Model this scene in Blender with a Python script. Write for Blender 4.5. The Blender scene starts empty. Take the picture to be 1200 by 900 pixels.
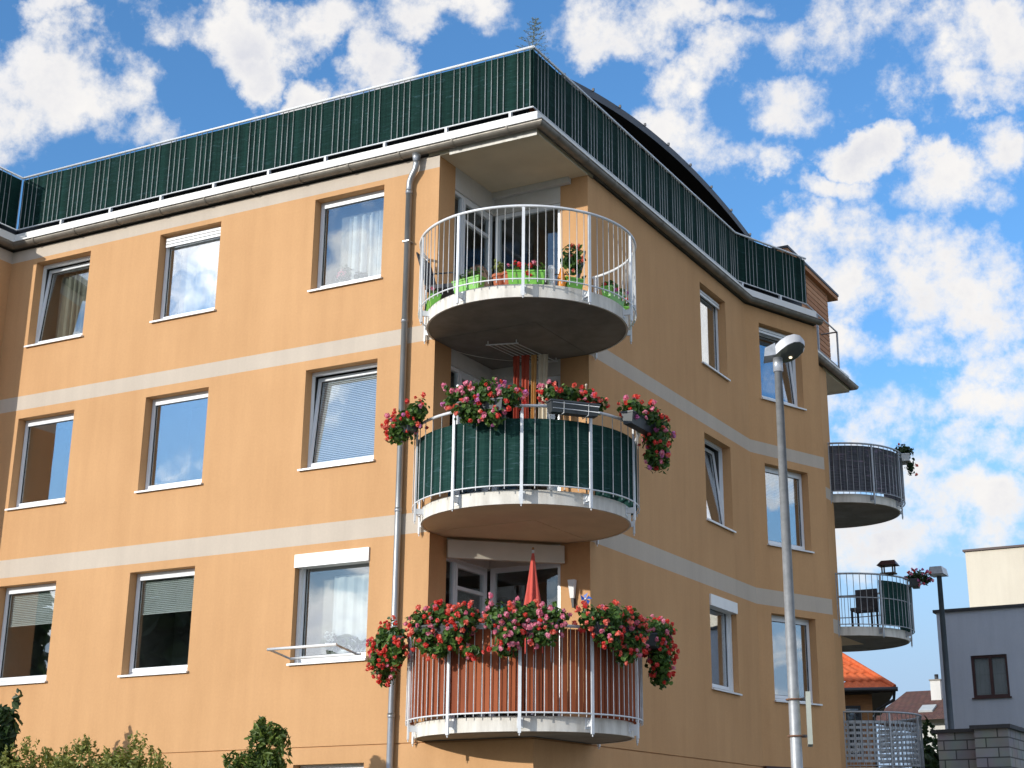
import bpy, math, random
from mathutils import Vector, Matrix
import mathutils.noise as mn
random.seed(7)
PI = math.pi
R = math.radians
sc = bpy.context.scene
COL = sc.collection

# ------------------------------------------------------------------ materials
MATS = {}
def new_mat(name):
    m = bpy.data.materials.new(name); m.use_nodes = True
    MATS[name] = m
    return m, m.node_tree, m.node_tree.nodes['Principled BSDF']

def N(nt, t, **kw):
    n = nt.nodes.new(t)
    for k, v in kw.items():
        if k in n.inputs.keys(): n.inputs[k].default_value = v
        else: setattr(n, k, v)
    return n

def surf(name, c1, c2=None, scale=3.0, rough=0.7, metal=0.0, bump=0.0, bscale=60.0, spec=0.5, detail=6, mapscale=(1,1,1), rvar=0.0, lo=.35, hi=.65):
    """principled surface whose base colour drifts between c1 and c2 with noise, plus fine relief"""
    m, nt, b = new_mat(name)
    tc = N(nt, 'ShaderNodeTexCoord')
    mp = N(nt, 'ShaderNodeMapping'); mp.inputs['Scale'].default_value = mapscale
    nt.links.new(tc.outputs['Object'], mp.inputs['Vector'])
    if c2 is None: c2 = tuple(x*.85 for x in c1)
    nz = N(nt, 'ShaderNodeTexNoise', Scale=scale, Detail=detail, Roughness=.6)
    nt.links.new(mp.outputs[0], nz.inputs['Vector'])
    cr = N(nt, 'ShaderNodeValToRGB')
    cr.color_ramp.elements[0].position = lo; cr.color_ramp.elements[1].position = hi
    cr.color_ramp.elements[0].color = (*c1, 1); cr.color_ramp.elements[1].color = (*c2, 1)
    nt.links.new(nz.outputs['Fac'], cr.inputs[0]); nt.links.new(cr.outputs[0], b.inputs['Base Color'])
    b.inputs['Roughness'].default_value = rough; b.inputs['Metallic'].default_value = metal
    b.inputs['Specular IOR Level'].default_value = spec
    if rvar:
        mr = N(nt, 'ShaderNodeMapRange'); mr.inputs['To Min'].default_value = rough-rvar; mr.inputs['To Max'].default_value = rough+rvar
        nt.links.new(nz.outputs['Fac'], mr.inputs['Value']); nt.links.new(mr.outputs[0], b.inputs['Roughness'])
    if bump:
        n2 = N(nt, 'ShaderNodeTexNoise', Scale=bscale, Detail=4)
        nt.links.new(tc.outputs['Object'], n2.inputs['Vector'])
        bp = N(nt, 'ShaderNodeBump', Strength=bump, Distance=.01)
        nt.links.new(n2.outputs['Fac'], bp.inputs['Height']); nt.links.new(bp.outputs[0], b.inputs['Normal'])
    return m

def stucco(name, base, stain):
    m, nt, b = new_mat(name)
    geo = N(nt, 'ShaderNodeNewGeometry')
    big = N(nt, 'ShaderNodeTexNoise', Scale=.55, Detail=5, Roughness=.6)
    mp = N(nt, 'ShaderNodeMapping'); mp.inputs['Scale'].default_value = (3.2, 3.2, .35)
    stk = N(nt, 'ShaderNodeTexNoise', Scale=1.0, Detail=6, Roughness=.65)
    fin = N(nt, 'ShaderNodeTexNoise', Scale=26, Detail=6, Roughness=.75)
    nt.links.new(geo.outputs['Position'], big.inputs['Vector'])
    nt.links.new(geo.outputs['Position'], mp.inputs['Vector']); nt.links.new(mp.outputs[0], stk.inputs['Vector'])
    nt.links.new(geo.outputs['Position'], fin.inputs['Vector'])
    a = N(nt, 'ShaderNodeMath', operation='ADD'); nt.links.new(big.outputs['Fac'], a.inputs[0]); nt.links.new(stk.outputs['Fac'], a.inputs[1])
    f2 = N(nt, 'ShaderNodeMath', operation='MULTIPLY_ADD'); f2.inputs[1].default_value = .75
    nt.links.new(fin.outputs['Fac'], f2.inputs[0]); nt.links.new(a.outputs[0], f2.inputs[2])
    mr = N(nt, 'ShaderNodeMapRange'); mr.inputs['From Min'].default_value = 1.10; mr.inputs['From Max'].default_value = 1.72
    nt.links.new(f2.outputs[0], mr.inputs['Value'])
    mx = N(nt, 'ShaderNodeMix', data_type='RGBA')
    mx.inputs[6].default_value = (*base, 1); mx.inputs[7].default_value = (*stain, 1)
    nt.links.new(mr.outputs[0], mx.inputs[0]); nt.links.new(mx.outputs[2], b.inputs['Base Color'])
    b.inputs['Roughness'].default_value = .95; b.inputs['Specular IOR Level'].default_value = .15
    gr = N(nt, 'ShaderNodeTexNoise', Scale=150, Detail=3)
    nt.links.new(geo.outputs['Position'], gr.inputs['Vector'])
    bp = N(nt, 'ShaderNodeBump', Strength=.55, Distance=.008)
    nt.links.new(gr.outputs['Fac'], bp.inputs['Height']); nt.links.new(bp.outputs[0], b.inputs['Normal'])
    return m

STUCCO = stucco('orange_stucco', (.605, .348, .170), (.515, .288, .136))
BELT = stucco('grey_stucco', (.57, .485, .395), (.485, .41, .335))
WHITEWALL = stucco('white_render', (.62, .60, .56), (.54, .52, .48))
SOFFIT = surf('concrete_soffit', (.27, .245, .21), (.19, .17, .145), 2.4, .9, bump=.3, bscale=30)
CEIL = surf('painted_ceiling', (.70,.60,.43), (.62,.53,.375), 1.5, .9)
BOUNCESOFFIT = surf('bounce_tinted_soffit', (.80,.59,.37), (.72,.52,.32), 2, .9)  # soffit colour lightened and warmed to carry bounce light from the balcony below
SLAB = surf('white_slab', (.74, .70, .63), (.50, .46, .40), 2.6, .8, mapscale=(3,3,.6), bump=.1, lo=.42, hi=.75)
WHITE = surf('white_lacquer', (.80, .80, .79), (.74, .74, .73), 3, .35)
PVC = surf('white_pvc', (.78, .80, .82), (.73, .75, .77), 2, .3)
RAILW = surf('white_rail_paint', (.76, .77, .78), (.66, .67, .68), 6, .4)
RAILGREY = surf('weathered_bar_paint', (.36,.375,.37), (.28,.30,.295), 6, .55)
BARW = surf('white_bar_paint', (.60,.60,.59), (.48,.48,.47), 9, .5)
GALV = surf('galvanised_steel', (.52, .53, .54), (.38, .39, .40), 14, .45, metal=.55, rvar=.1)
GALVRAIL = surf('galvanised_rail', (.42, .44, .46), (.33, .35, .37), 10, .5, metal=.4)
ZINC = surf('zinc_gutter', (.24, .215, .18), (.17, .15, .125), 5, .5, metal=.35, rvar=.1)
PIPE = surf('zinc_pipe', (.36, .37, .38), (.26, .27, .28), 6, .42, metal=.55, mapscale=(1,1,.3))
FASCIA = surf('white_fascia_sheet', (.80, .78, .74), (.74, .72, .68), 2, .55)
ROOFSHEET = surf('dark_roof_sheet', (.045, .047, .052), (.03, .031, .035), 3, .5, metal=.3)
DARKWOOD = surf('dark_soffit_boards', (.018, .017, .017), (.011, .010, .010), 3, .8)
DARKMETAL = surf('dark_metal', (.03, .03, .033), (.02, .02, .022), 8, .5)
BLACK = surf('black_rubber', (.012, .012, .012), None, 8, .6)
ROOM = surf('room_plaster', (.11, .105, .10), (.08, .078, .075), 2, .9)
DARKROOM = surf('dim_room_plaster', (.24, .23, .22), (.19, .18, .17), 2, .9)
BLIND = surf('grey_blind_slats', (.48, .50, .49), (.42, .44, .43), 4, .5)
BLINDW = surf('white_blind_slats', (.66, .67, .72), (.60, .61, .66), 4, .5)
CURTAIN = surf('pale_curtain_cloth', (.55, .56, .57), (.45, .46, .47), 4, .9)
CURTAINB = surf('beige_curtain_cloth', (.27, .26, .21), (.20, .19, .155), 4, .9)
LEAF = None
GREENPLASTIC = surf('lime_plastic', (.20, .52, .07), (.17, .45, .06), 4, .4)
DKPLASTIC = surf('slate_plastic', (.045, .055, .06), (.035, .042, .046), 4, .5)
WHITEPLASTIC = surf('white_plastic', (.7, .7, .68), None, 4, .5)
TERRACOTTA = surf('terracotta', (.42, .12, .05), (.34, .09, .04), 6, .8)
ORANGEPOT = surf('orange_plastic', (.80, .27, .02), None, 4, .4)
ASPHALT = surf('asphalt', (.05, .05, .052), (.038, .038, .04), 8, .95, bump=.3, bscale=80)
PAVE = surf('pavement', (.30, .29, .27), (.24, .23, .215), 3, .95, bump=.2)
GRASSM = surf('lawn_soil', (.06, .085, .025), (.045, .06, .02), 3, .95, bump=.5, bscale=40)
BARK = surf('bark', (.10, .07, .045), (.06, .042, .028), 20, .95, bump=.4)
SOIL = surf('potting_soil', (.03, .02, .014), None, 10, .95)
GREYSTUCCO = stucco('blue_grey_render', (.46, .485, .53), (.38, .40, .445))
CREAM = stucco('cream_render', (.66, .60, .49), (.58, .52, .42))
MAROON = surf('maroon_frame', (.045, .014, .012), None, 5, .5)
WOODWALL = surf('honey_timber_wall', (.42, .20, .075), (.32, .14, .05), 3, .8, mapscale=(1,1,12))
PARASOL = surf('red_parasol_cloth', (.62, .10, .075), (.52, .08, .06), 5, .9)
REDCLOTH = surf('rust_red_cloth', (.42, .075, .04), (.34, .055, .03), 6, .95)
YELLOWCLOTH = surf('ochre_cloth', (.62, .36, .14), (.52, .29, .10), 6, .95)
CREAMCLOTH = surf('cream_cloth', (.62, .54, .42), (.52, .45, .34), 6, .95)
BROWNCLOTH = surf('brown_furniture_weave', (.10, .062, .04), (.07, .043, .028), 12, .9)
GREYCLOTH = surf('grey_furniture_weave', (.09, .085, .09), (.06, .058, .062), 12, .9)
BLUEPLASTIC = surf('blue_plastic', (.02, .10, .42), None, 4, .4)
TEALPLASTIC = surf('teal_plastic', (.0, .22, .20), None, 4, .4)

def netting(name, ca, cb, stripe=4.0, trans=.12):
    """woven shade net: wide dark and less dark vertical lengths, fine weave, a little light passes"""
    m, nt, b = new_mat(name)
    tc = N(nt, 'ShaderNodeTexCoord')
    sep = N(nt, 'ShaderNodeSeparateXYZ'); nt.links.new(tc.outputs['UV'], sep.inputs[0])
    cmb = N(nt, 'ShaderNodeCombineXYZ'); nt.links.new(sep.outputs[0], cmb.inputs[0])
    nz = N(nt, 'ShaderNodeTexNoise', Scale=stripe, Detail=5, Roughness=.75)
    nt.links.new(cmb.outputs[0], nz.inputs['Vector'])
    mp = N(nt, 'ShaderNodeMapping'); mp.inputs['Scale'].default_value = (2.5, 40, 1)
    nt.links.new(tc.outputs['UV'], mp.inputs['Vector'])
    wv = N(nt, 'ShaderNodeTexNoise', Scale=1.0, Detail=5, Roughness=.7); nt.links.new(mp.outputs[0], wv.inputs['Vector'])
    ad = N(nt, 'ShaderNodeMath', operation='MULTIPLY_ADD'); ad.inputs[1].default_value = .55
    nt.links.new(wv.outputs['Fac'], ad.inputs[0]); nt.links.new(nz.outputs['Fac'], ad.inputs[2])
    mr = N(nt, 'ShaderNodeMapRange'); mr.inputs['From Min'].default_value = .62; mr.inputs['From Max'].default_value = .95
    nt.links.new(ad.outputs[0], mr.inputs['Value'])
    mx = N(nt, 'ShaderNodeMix', data_type='RGBA'); mx.inputs[6].default_value = (*ca, 1); mx.inputs[7].default_value = (*cb, 1)
    nt.links.new(mr.outputs[0], mx.inputs[0]); nt.links.new(mx.outputs[2], b.inputs['Base Color'])
    mp2 = N(nt, 'ShaderNodeMapping'); mp2.inputs['Scale'].default_value = (2.2, 13, 1); mp2.inputs['Rotation'].default_value = (0,0,.12)
    nt.links.new(tc.outputs['UV'], mp2.inputs['Vector'])
    sc_ = N(nt, 'ShaderNodeTexNoise', Scale=1.4, Detail=6, Roughness=.72, Distortion=1.2); nt.links.new(mp2.outputs[0], sc_.inputs['Vector'])
    sm = N(nt, 'ShaderNodeMapRange'); sm.inputs['From Min'].default_value = .56; sm.inputs['From Max'].default_value = .78; nt.links.new(sc_.outputs['Fac'], sm.inputs['Value'])
    mx0 = mx; mx = N(nt, 'ShaderNodeMix', data_type='RGBA'); nt.links.new(mx0.outputs[2], mx.inputs[6]); mx.inputs[7].default_value = (cb[0]*3+.02, cb[1]*2+.02, cb[2]*2.6+.03, 1)  # pale streak highlights painted into the net colour
    nt.links.new(sm.outputs[0], mx.inputs[0]); nt.links.new(mx.outputs[2], b.inputs['Base Color'])
    bp = N(nt, 'ShaderNodeBump', Strength=.5, Distance=.03); nt.links.new(sc_.outputs['Fac'], bp.inputs['Height']); nt.links.new(bp.outputs[0], b.inputs['Normal'])
    b.inputs['Roughness'].default_value = .8; b.inputs['Specular IOR Level'].default_value = .12
    tl = N(nt, 'ShaderNodeBsdfTranslucent'); nt.links.new(mx.outputs[2], tl.inputs['Color'])
    ms = N(nt, 'ShaderNodeMixShader'); ms.inputs[0].default_value = trans
    nt.links.new(b.outputs[0], ms.inputs[1]); nt.links.new(tl.outputs[0], ms.inputs[2])
    out = nt.nodes['Material Output']; nt.links.new(ms.outputs[0], out.inputs['Surface'])
    return m
NET = netting('green_shade_net', (.0022, .0145, .012), (.010, .045, .036), 5.5)
NETBALC = netting('green_balcony_net', (.004, .027, .024), (.024, .075, .062), 9.0, .2)
NETGREY = netting('black_shade_net', (.035, .037, .042), (.16, .165, .18), 7.0, .35)

def planks(name, ca, cb):
    m, nt, b = new_mat(name)
    tc = N(nt, 'ShaderNodeTexCoord')
    mp = N(nt, 'ShaderNodeMapping'); mp.inputs['Scale'].default_value = (14, 14, 1.1)
    nt.links.new(tc.outputs['Object'], mp.inputs['Vector'])
    nz = N(nt, 'ShaderNodeTexNoise', Scale=1.6, Detail=7, Roughness=.65, Distortion=.6); nt.links.new(mp.outputs[0], nz.inputs['Vector'])
    oi = N(nt, 'ShaderNodeNewGeometry')
    ad = N(nt, 'ShaderNodeMath', operation='MULTIPLY_ADD'); ad.inputs[1].default_value = .55
    nt.links.new(oi.outputs['Random Per Island'], ad.inputs[0]); nt.links.new(nz.outputs['Fac'], ad.inputs[2])
    mr = N(nt, 'ShaderNodeMapRange'); mr.inputs['From Min'].default_value = .42; mr.inputs['From Max'].default_value = 1.1
    nt.links.new(ad.outputs[0], mr.inputs['Value'])
    mx = N(nt, 'ShaderNodeMix', data_type='RGBA'); mx.inputs[6].default_value = (*ca, 1); mx.inputs[7].default_value = (*cb, 1)
    nt.links.new(mr.outputs[0], mx.inputs[0]); nt.links.new(mx.outputs[2], b.inputs['Base Color'])
    b.inputs['Roughness'].default_value = .75; b.inputs['Specular IOR Level'].default_value = .25
    return m
PLANK = planks('red_brown_planks', (.19, .044, .015), (.34, .090, .032))
CLAD = planks('larch_cladding', (.40, .175, .08), (.56, .28, .14))

def leaf_mat(name, ca, cb):
    m, nt, b = new_mat(name)
    gi = N(nt, 'ShaderNodeNewGeometry')
    mx = N(nt, 'ShaderNodeMix', data_type='RGBA'); mx.inputs[6].default_value = (*ca, 1); mx.inputs[7].default_value = (*cb, 1)
    nt.links.new(gi.outputs['Random Per Island'], mx.inputs[0]); nt.links.new(mx.outputs[2], b.inputs['Base Color'])
    b.inputs['Roughness'].default_value = .5
    tl = N(nt, 'ShaderNodeBsdfTranslucent'); nt.links.new(mx.outputs[2], tl.inputs['Color'])
    ms = N(nt, 'ShaderNodeMixShader'); ms.inputs[0].default_value = .38
    nt.links.new(b.outputs[0], ms.inputs[1]); nt.links.new(tl.outputs[0], ms.inputs[2])
    nt.links.new(ms.outputs[0], nt.nodes['Material Output'].inputs['Surface'])
    return m
LEAFG = leaf_mat('geranium_leaf', (.024, .070, .012), (.13, .24, .04))
LEAFSHRUB = leaf_mat('shrub_leaf', (.095, .125, .02), (.32, .34, .08))
LEAFDARK = leaf_mat('dark_leaf', (.012, .035, .010), (.05, .09, .022))
LEAFTHUJA = leaf_mat('thuja_leaf', (.03, .07, .01), (.17, .23, .04))
LEAFSILVER = leaf_mat('silver_leaf', (.22, .27, .23), (.36, .41, .37))
PETR = leaf_mat('red_petal', (.72, .035, .030), (.88, .12, .09))
PETP = leaf_mat('pink_petal', (.76, .16, .28), (.90, .42, .50))
PETC = leaf_mat('coral_petal', (.84, .12, .07), (.92, .28, .20))
PETM = leaf_mat('magenta_petal', (.62, .12, .40), (.80, .34, .60))

def glass(name, base=.3, tint=(.93, .96, .95), gcol=(.95, .97, 1)):
    m = bpy.data.materials.new(name); m.use_nodes = True; nt = m.node_tree; nt.nodes.clear()
    out = N(nt, 'ShaderNodeOutputMaterial')
    tr = N(nt, 'ShaderNodeBsdfTransparent', Color=(*tint, 1)); gl = N(nt, 'ShaderNodeBsdfGlossy', Color=(*gcol, 1), Roughness=.004)
    fr = N(nt, 'ShaderNodeLayerWeight', Blend=.5)
    pw = N(nt, 'ShaderNodeMath', operation='POWER'); pw.inputs[1].default_value = 4.0; nt.links.new(fr.outputs['Facing'], pw.inputs[0])
    ma = N(nt, 'ShaderNodeMath', operation='MULTIPLY_ADD'); ma.inputs[1].default_value = .9; ma.inputs[2].default_value = base; ma.use_clamp = True
    nt.links.new(pw.outputs[0], ma.inputs[0])
    geo = N(nt, 'ShaderNodeNewGeometry')
    nz = N(nt, 'ShaderNodeTexNoise', Scale=1.3, Detail=1); nt.links.new(geo.outputs['Position'], nz.inputs['Vector'])
    bp = N(nt, 'ShaderNodeBump', Strength=.05, Distance=.05); nt.links.new(nz.outputs['Fac'], bp.inputs['Height'])
    nt.links.new(bp.outputs[0], gl.inputs['Normal'])
    ms = N(nt, 'ShaderNodeMixShader'); nt.links.new(ma.outputs[0], ms.inputs[0]); nt.links.new(tr.outputs[0], ms.inputs[1]); nt.links.new(gl.outputs[0], ms.inputs[2])
    nt.links.new(ms.outputs[0], out.inputs['Surface'])
    return m
GLASS = glass('window_glass', .30)
GLASS2 = glass('clear_window_glass', .15)
GLASSLOW = glass('niche_glass', .06)

def tiles(name, ca, cb, rows, cols):
    m, nt, b = new_mat(name)
    tc = N(nt, 'ShaderNodeTexCoord')
    br = N(nt, 'ShaderNodeTexBrick', Scale=1.0); br.inputs['Mortar Size'].default_value = .014
    br.inputs['Brick Width'].default_value = cols; br.inputs['Row Height'].default_value = rows
    br.inputs['Color1'].default_value = (*ca, 1); br.inputs['Color2'].default_value = (*cb, 1); br.inputs['Mortar'].default_value = (*[x*.35 for x in cb], 1)
    nt.links.new(tc.outputs['UV'], br.inputs['Vector'])
    nz = N(nt, 'ShaderNodeTexNoise', Scale=2.5, Detail=5); nt.links.new(tc.outputs['Object'], nz.inputs['Vector'])
    mx = N(nt, 'ShaderNodeMix', data_type='RGBA', blend_type='MULTIPLY'); mx.inputs[0].default_value = .45
    nt.links.new(br.outputs['Color'], mx.inputs[6]); nt.links.new(nz.outputs['Color'], mx.inputs[7])
    nt.links.new(mx.outputs[2], b.inputs['Base Color']); b.inputs['Roughness'].default_value = .85
    bp = N(nt, 'ShaderNodeBump', Strength=.6, Distance=.02); nt.links.new(br.outputs['Fac'], bp.inputs['Height']); bp.invert = True
    nt.links.new(bp.outputs[0], b.inputs['Normal'])
    return m
BROWNTILE = tiles('brown_roof_tiles', (.17, .075, .05), (.12, .05, .036), .30, .25)
GREYBRICK = tiles('pale_grey_bricks', (.40, .39, .375), (.32, .31, .30), .20, .50)
ORANGETILE = surf('orange_roof_tiles', (.62, .13, .035), (.50, .095, .025), 6, .8)

# ------------------------------------------------------------------ mesh building
class MB:
    def __init__(s): s.v = []; s.f = []; s.m = []; s.uv = None; s.mats = []; s.smooth = []
    def mi(s, mat):
        if mat not in s.mats: s.mats.append(mat)
        return s.mats.index(mat)
    def quad(s, pts, mat, sm=False):
        i = len(s.v); s.v += [tuple(p) for p in pts]; s.f.append(tuple(range(i, i+len(pts)))); s.m.append(s.mi(mat)); s.smooth.append(sm)
    def hexa(s, p, mat):        # p: 8 points, bottom four then top four
        i = len(s.v); s.v += [tuple(q) for q in p]
        for f in ((0,3,2,1),(4,5,6,7),(0,1,5,4),(1,2,6,5),(2,3,7,6),(3,0,4,7)):
            s.f.append(tuple(i+k for k in f)); s.m.append(s.mi(mat)); s.smooth.append(False)
    def box(s, x0, x1, y0, y1, z0, z1, mat):
        s.hexa([(x0,y0,z0),(x1,y0,z0),(x1,y1,z0),(x0,y1,z0),(x0,y0,z1),(x1,y0,z1),(x1,y1,z1),(x0,y1,z1)], mat)
    def fbox(s, fr, u0, u1, w0, w1, d0, d1, mat):
        P = fr.p
        s.hexa([P(u0,w0,d0),P(u1,w0,d0),P(u1,w0,d1),P(u0,w0,d1),P(u0,w1,d0),P(u1,w1,d0),P(u1,w1,d1),P(u0,w1,d1)], mat)
    def tube(s, path, r, mat, n=8, caps=True, closed=False):
        path = [Vector(p) for p in path]; rs = r if isinstance(r, (list, tuple)) else [r]*len(path)
        i0 = len(s.v); L = len(path); e = None
        for k, p in enumerate(path):
            a = path[(k-1) % L] if (closed or k > 0) else p
            b = path[(k+1) % L] if (closed or k < L-1) else p
            t = (b-a).normalized()
            if e is None: e = t.cross(Vector((0,0,1)) if abs(t.z) < .95 else Vector((1,0,0)))
            e = (e-t*e.dot(t)).normalized(); g = e.cross(t)
            for q in range(n):
                an = 2*PI*q/n
                s.v.append(tuple(p + (e*math.cos(an)+g*math.sin(an))*rs[k]))
        mi = s.mi(mat)
        for k in range(L if closed else L-1):
            a = i0+k*n; b = i0+((k+1) % L)*n
            for q in range(n):
                s.f.append((a+q, a+(q+1)%n, b+(q+1)%n, b+q)); s.m.append(mi); s.smooth.append(True)
        if caps and not closed:
            s.f.append(tuple(i0+q for q in range(n))); s.m.append(mi); s.smooth.append(False)
            s.f.append(tuple(i0+(L-1)*n+q for q in reversed(range(n)))); s.m.append(mi); s.smooth.append(False)
    def prism(s, poly, z0, z1, mat, top=None, side=None):
        i = len(s.v); n = len(poly)
        s.v += [(x,y,z0) for x,y in poly] + [(x,y,z1) for x,y in poly]
        s.f.append(tuple(reversed(range(i,i+n)))); s.m.append(s.mi(mat)); s.smooth.append(False)
        s.f.append(tuple(range(i+n,i+2*n))); s.m.append(s.mi(top or mat)); s.smooth.append(False)
        for k in range(n):
            s.f.append((i+k, i+(k+1)%n, i+n+(k+1)%n, i+n+k)); s.m.append(s.mi(side or mat)); s.smooth.append(False)
    def strip(s, pa, pb, mat, sm=True, closed=False):
        i = len(s.v); n = len(pa); s.v += [tuple(p) for p in pa]+[tuple(p) for p in pb]; mi = s.mi(mat)
        for k in range(n if closed else n-1):
            s.f.append((i+k, i+(k+1)%n, i+n+(k+1)%n, i+n+k)); s.m.append(mi); s.smooth.append(sm)
    def mesh(s, name, origin=(0,0,0)):
        me = bpy.data.meshes.new(name)
        ox, oy, oz = origin
        me.from_pydata([(x-ox, y-oy, z-oz) for x, y, z in s.v], [], s.f)
        for m in s.mats: me.materials.append(m)
        me.polygons.foreach_set('material_index', s.m)
        me.polygons.foreach_set('use_smooth', s.smooth)
        if s.uv:
            uvl = me.uv_layers.new(name='UVMap')
            for l in me.loops: uvl.data[l.index].uv = s.uv[l.vertex_index]
        me.update()
        return me

class Fr:      # a wall's own frame: u along it, w up, d inward from its outer face
    def __init__(s, o, e, n): s.o = Vector(o); s.e = Vector(e); s.n = Vector(n)
    def p(s, u, w, d): q = s.o + s.e*u + s.n*d; return (q.x, q.y, q.z+w)

WL = {}
def wl(o): return WL.get(o.name, (0,0,0)) if o else (0,0,0)
def thing(name, label, cat, loc=(0,0,0), group=None):
    o = bpy.data.objects.new(name, None); COL.objects.link(o); o.location = loc; WL[o.name] = tuple(loc)
    o.empty_display_size = .2
    o['label'] = label; o['category'] = cat
    if group: o['group'] = group
    return o
def obj(name, mb, parent=None, loc=None, label=None):
    w = loc if loc is not None else wl(parent)
    me = mb.mesh(name, w) if isinstance(mb, MB) else mb
    o = bpy.data.objects.new(name, me); COL.objects.link(o); WL[o.name] = tuple(w)
    if parent:
        o.parent = parent; pw = wl(parent); o.location = tuple(w[i]-pw[i] for i in range(3))
    else: o.location = w
    if label: o['label'] = label
    return o
def tag(o, label, cat, group=None):
    o['label'] = label; o['category'] = cat
    if group: o['group'] = group
    return o
def struct(name, mb): o = obj(name, mb); o['kind'] = 'structure'; return o

# ------------------------------------------------------------------ scene geometry, metres; x along the sunlit front, y into the block, z up
SP = (math.sin(R(21.173)), math.cos(R(21.173)))
YB = 8.777
FL = Fr((0,0,0), (1,0,0), (0,1,0))              # sunlit front, u = x
FR = Fr((0,0,0), (0,1,0), (-1,0,0))             # side wall, u = y
FS = Fr((0,YB,0), (SP[0],SP[1],0), (-SP[1],SP[0],0))   # turned-out bay
SL = 2.25
E1 = (SP[0]*SL, YB+SP[1]*SL)
BY = 15.7                                       # far corner of the side
E2 = (0.0, 12.55)
v2 = Vector((E2[0]-E1[0], E2[1]-E1[1], 0)); L2 = v2.length; v2.normalize()
FS2 = Fr((E1[0],E1[1],0), v2, (-v2.y, v2.x, 0))
ZB = [(6.005, 6.31), (8.95, 9.205)]             # painted grey belts
ZT = 12.02                                      # wall head
NI = 1.74                                       # corner niche
FZ = [3.05, 6.0, 8.94]                          # balcony undersides
WZ = [(10.117, 11.712), (7.183, 8.795), (4.239, 5.869)]
XW = -10.88                                     # inner corner with the projecting wing

bld = thing('apartment_building', 'orange rendered three storey corner apartment block with grey belts and round corner balconies', 'apartment building', (0,0,0))

def wall_mesh(fr, U0, U1, z0, z1, ops, bands=(), grooves=(), depth=.17, mat=STUCCO):
    mb = MB()
    us = sorted({U0,U1,*[o[0] for o in ops],*[o[1] for o in ops]}); us = [u for u in us if U0<=u<=U1]
    zs = sorted({z0,z1,*[o[2] for o in ops],*[o[3] for o in ops],*[b for B in bands for b in B[:2]],*[g for G in grooves for g in G]}); zs = [z for z in zs if z0<=z<=z1]
    P = fr.p
    for a,b in zip(us,us[1:]):
        for c,d in zip(zs,zs[1:]):
            um,zm = (a+b)/2,(c+d)/2
            if any(o[0]<um<o[1] and o[2]<zm<o[3] for o in ops): continue
            mt = mat
            for B in bands:
                if B[0]<zm<B[1]: mt = B[2]
            if any(G[0]<zm<G[1] for G in grooves):
                g = .025
                mb.quad([P(a,c,g),P(b,c,g),P(b,d,g),P(a,d,g)], mt)
                mb.quad([P(a,c,0),P(b,c,0),P(b,c,g),P(a,c,g)], mt); mb.quad([P(a,d,0),P(b,d,0),P(b,d,g),P(a,d,g)], mt)
            else: mb.quad([P(a,c,0),P(b,c,0),P(b,d,0),P(a,d,0)], mt)
    for (a,b,c,d) in ops:
        mb.quad([P(a,c,0),P(a,c,depth),P(a,d,depth),P(a,d,0)], mat); mb.quad([P(b,c,0),P(b,c,depth),P(b,d,depth),P(b,d,0)], mat)
        mb.quad([P(a,d,0),P(a,d,depth),P(b,d,depth),P(b,d,0)], mat); mb.quad([P(a,c,0),P(a,c,depth),P(b,c,depth),P(b,c,0)], mat)
    return mb

BANDR = [(a,b,BELT) for a,b in ZB]
BANDS = BANDR + [(11.80, 12.10, BELT)]
GRV = [(3.028, 3.046)]
CX = [(-10.255,-8.96), (-7.377,-6.05), (-4.111,-2.762)]
AX = (6.424, 7.705); DX = (.409, 1.704)
opsL = [(a,b,c,d) for a,b in CX for c,d in WZ]
lowW = (-3.95,-2.72,1.35,2.80)
# front wall: niche cut out above the plinth storey, so two pieces butt at x=-NI
obj('wall', wall_mesh(FL, XW, -NI+.01, 0, ZT, opsL+[lowW], BANDS, GRV), bld)
obj('wall', wall_mesh(FL, -NI+.01, 0, 0, 3.05, [], [], GRV), bld)
obj('wall', wall_mesh(FR, 0, NI, 0, 3.05, [], [], GRV), bld)
obj('wall', wall_mesh(FR, NI, YB, 0, ZT, [(AX[0],AX[1],c,d) for c,d in WZ], BANDR, GRV), bld)
obj('wall', wall_mesh(FS, 0, SL, 0, ZT, [(DX[0],DX[1],c,d) for c,d in WZ], BANDR), bld)
obj('wall', wall_mesh(FS2, 0, L2, 0, ZT, [], BANDR), bld)
obj('wall', wall_mesh(FR, E2[1], BY-NI, 0, ZT, [], BANDR), bld)
obj('wall', wall_mesh(FR, BY-NI, BY, 0, 3.05, []), bld)
# back and far walls close the block
mb = MB()
mb.quad([(-NI,BY,0),(-22,BY,0),(-22,BY,ZT),(-NI,BY,ZT)], STUCCO); mb.quad([(0,BY,0),(-NI,BY,0),(-NI,BY,3.05),(0,BY,3.05)], STUCCO)
mb.quad([(-22,BY,0),(-22,-1.1,0),(-22,-1.1,ZT),(-22,BY,ZT)], STUCCO)
obj('wall', mb, bld)
# projecting wing at the left end
WP = 1.1
FW = Fr((XW,0,0), (0,-1,0), (-1,0,0)); FWF = Fr((-22,-WP,0),(1,0,0),(0,1,0))
obj('wall', wall_mesh(FW, 0, WP, 0, ZT, [], BANDS), bld)
obj('wall', wall_mesh(FWF, 0, 22+XW, 0, ZT, [], BANDS), bld)

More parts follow.
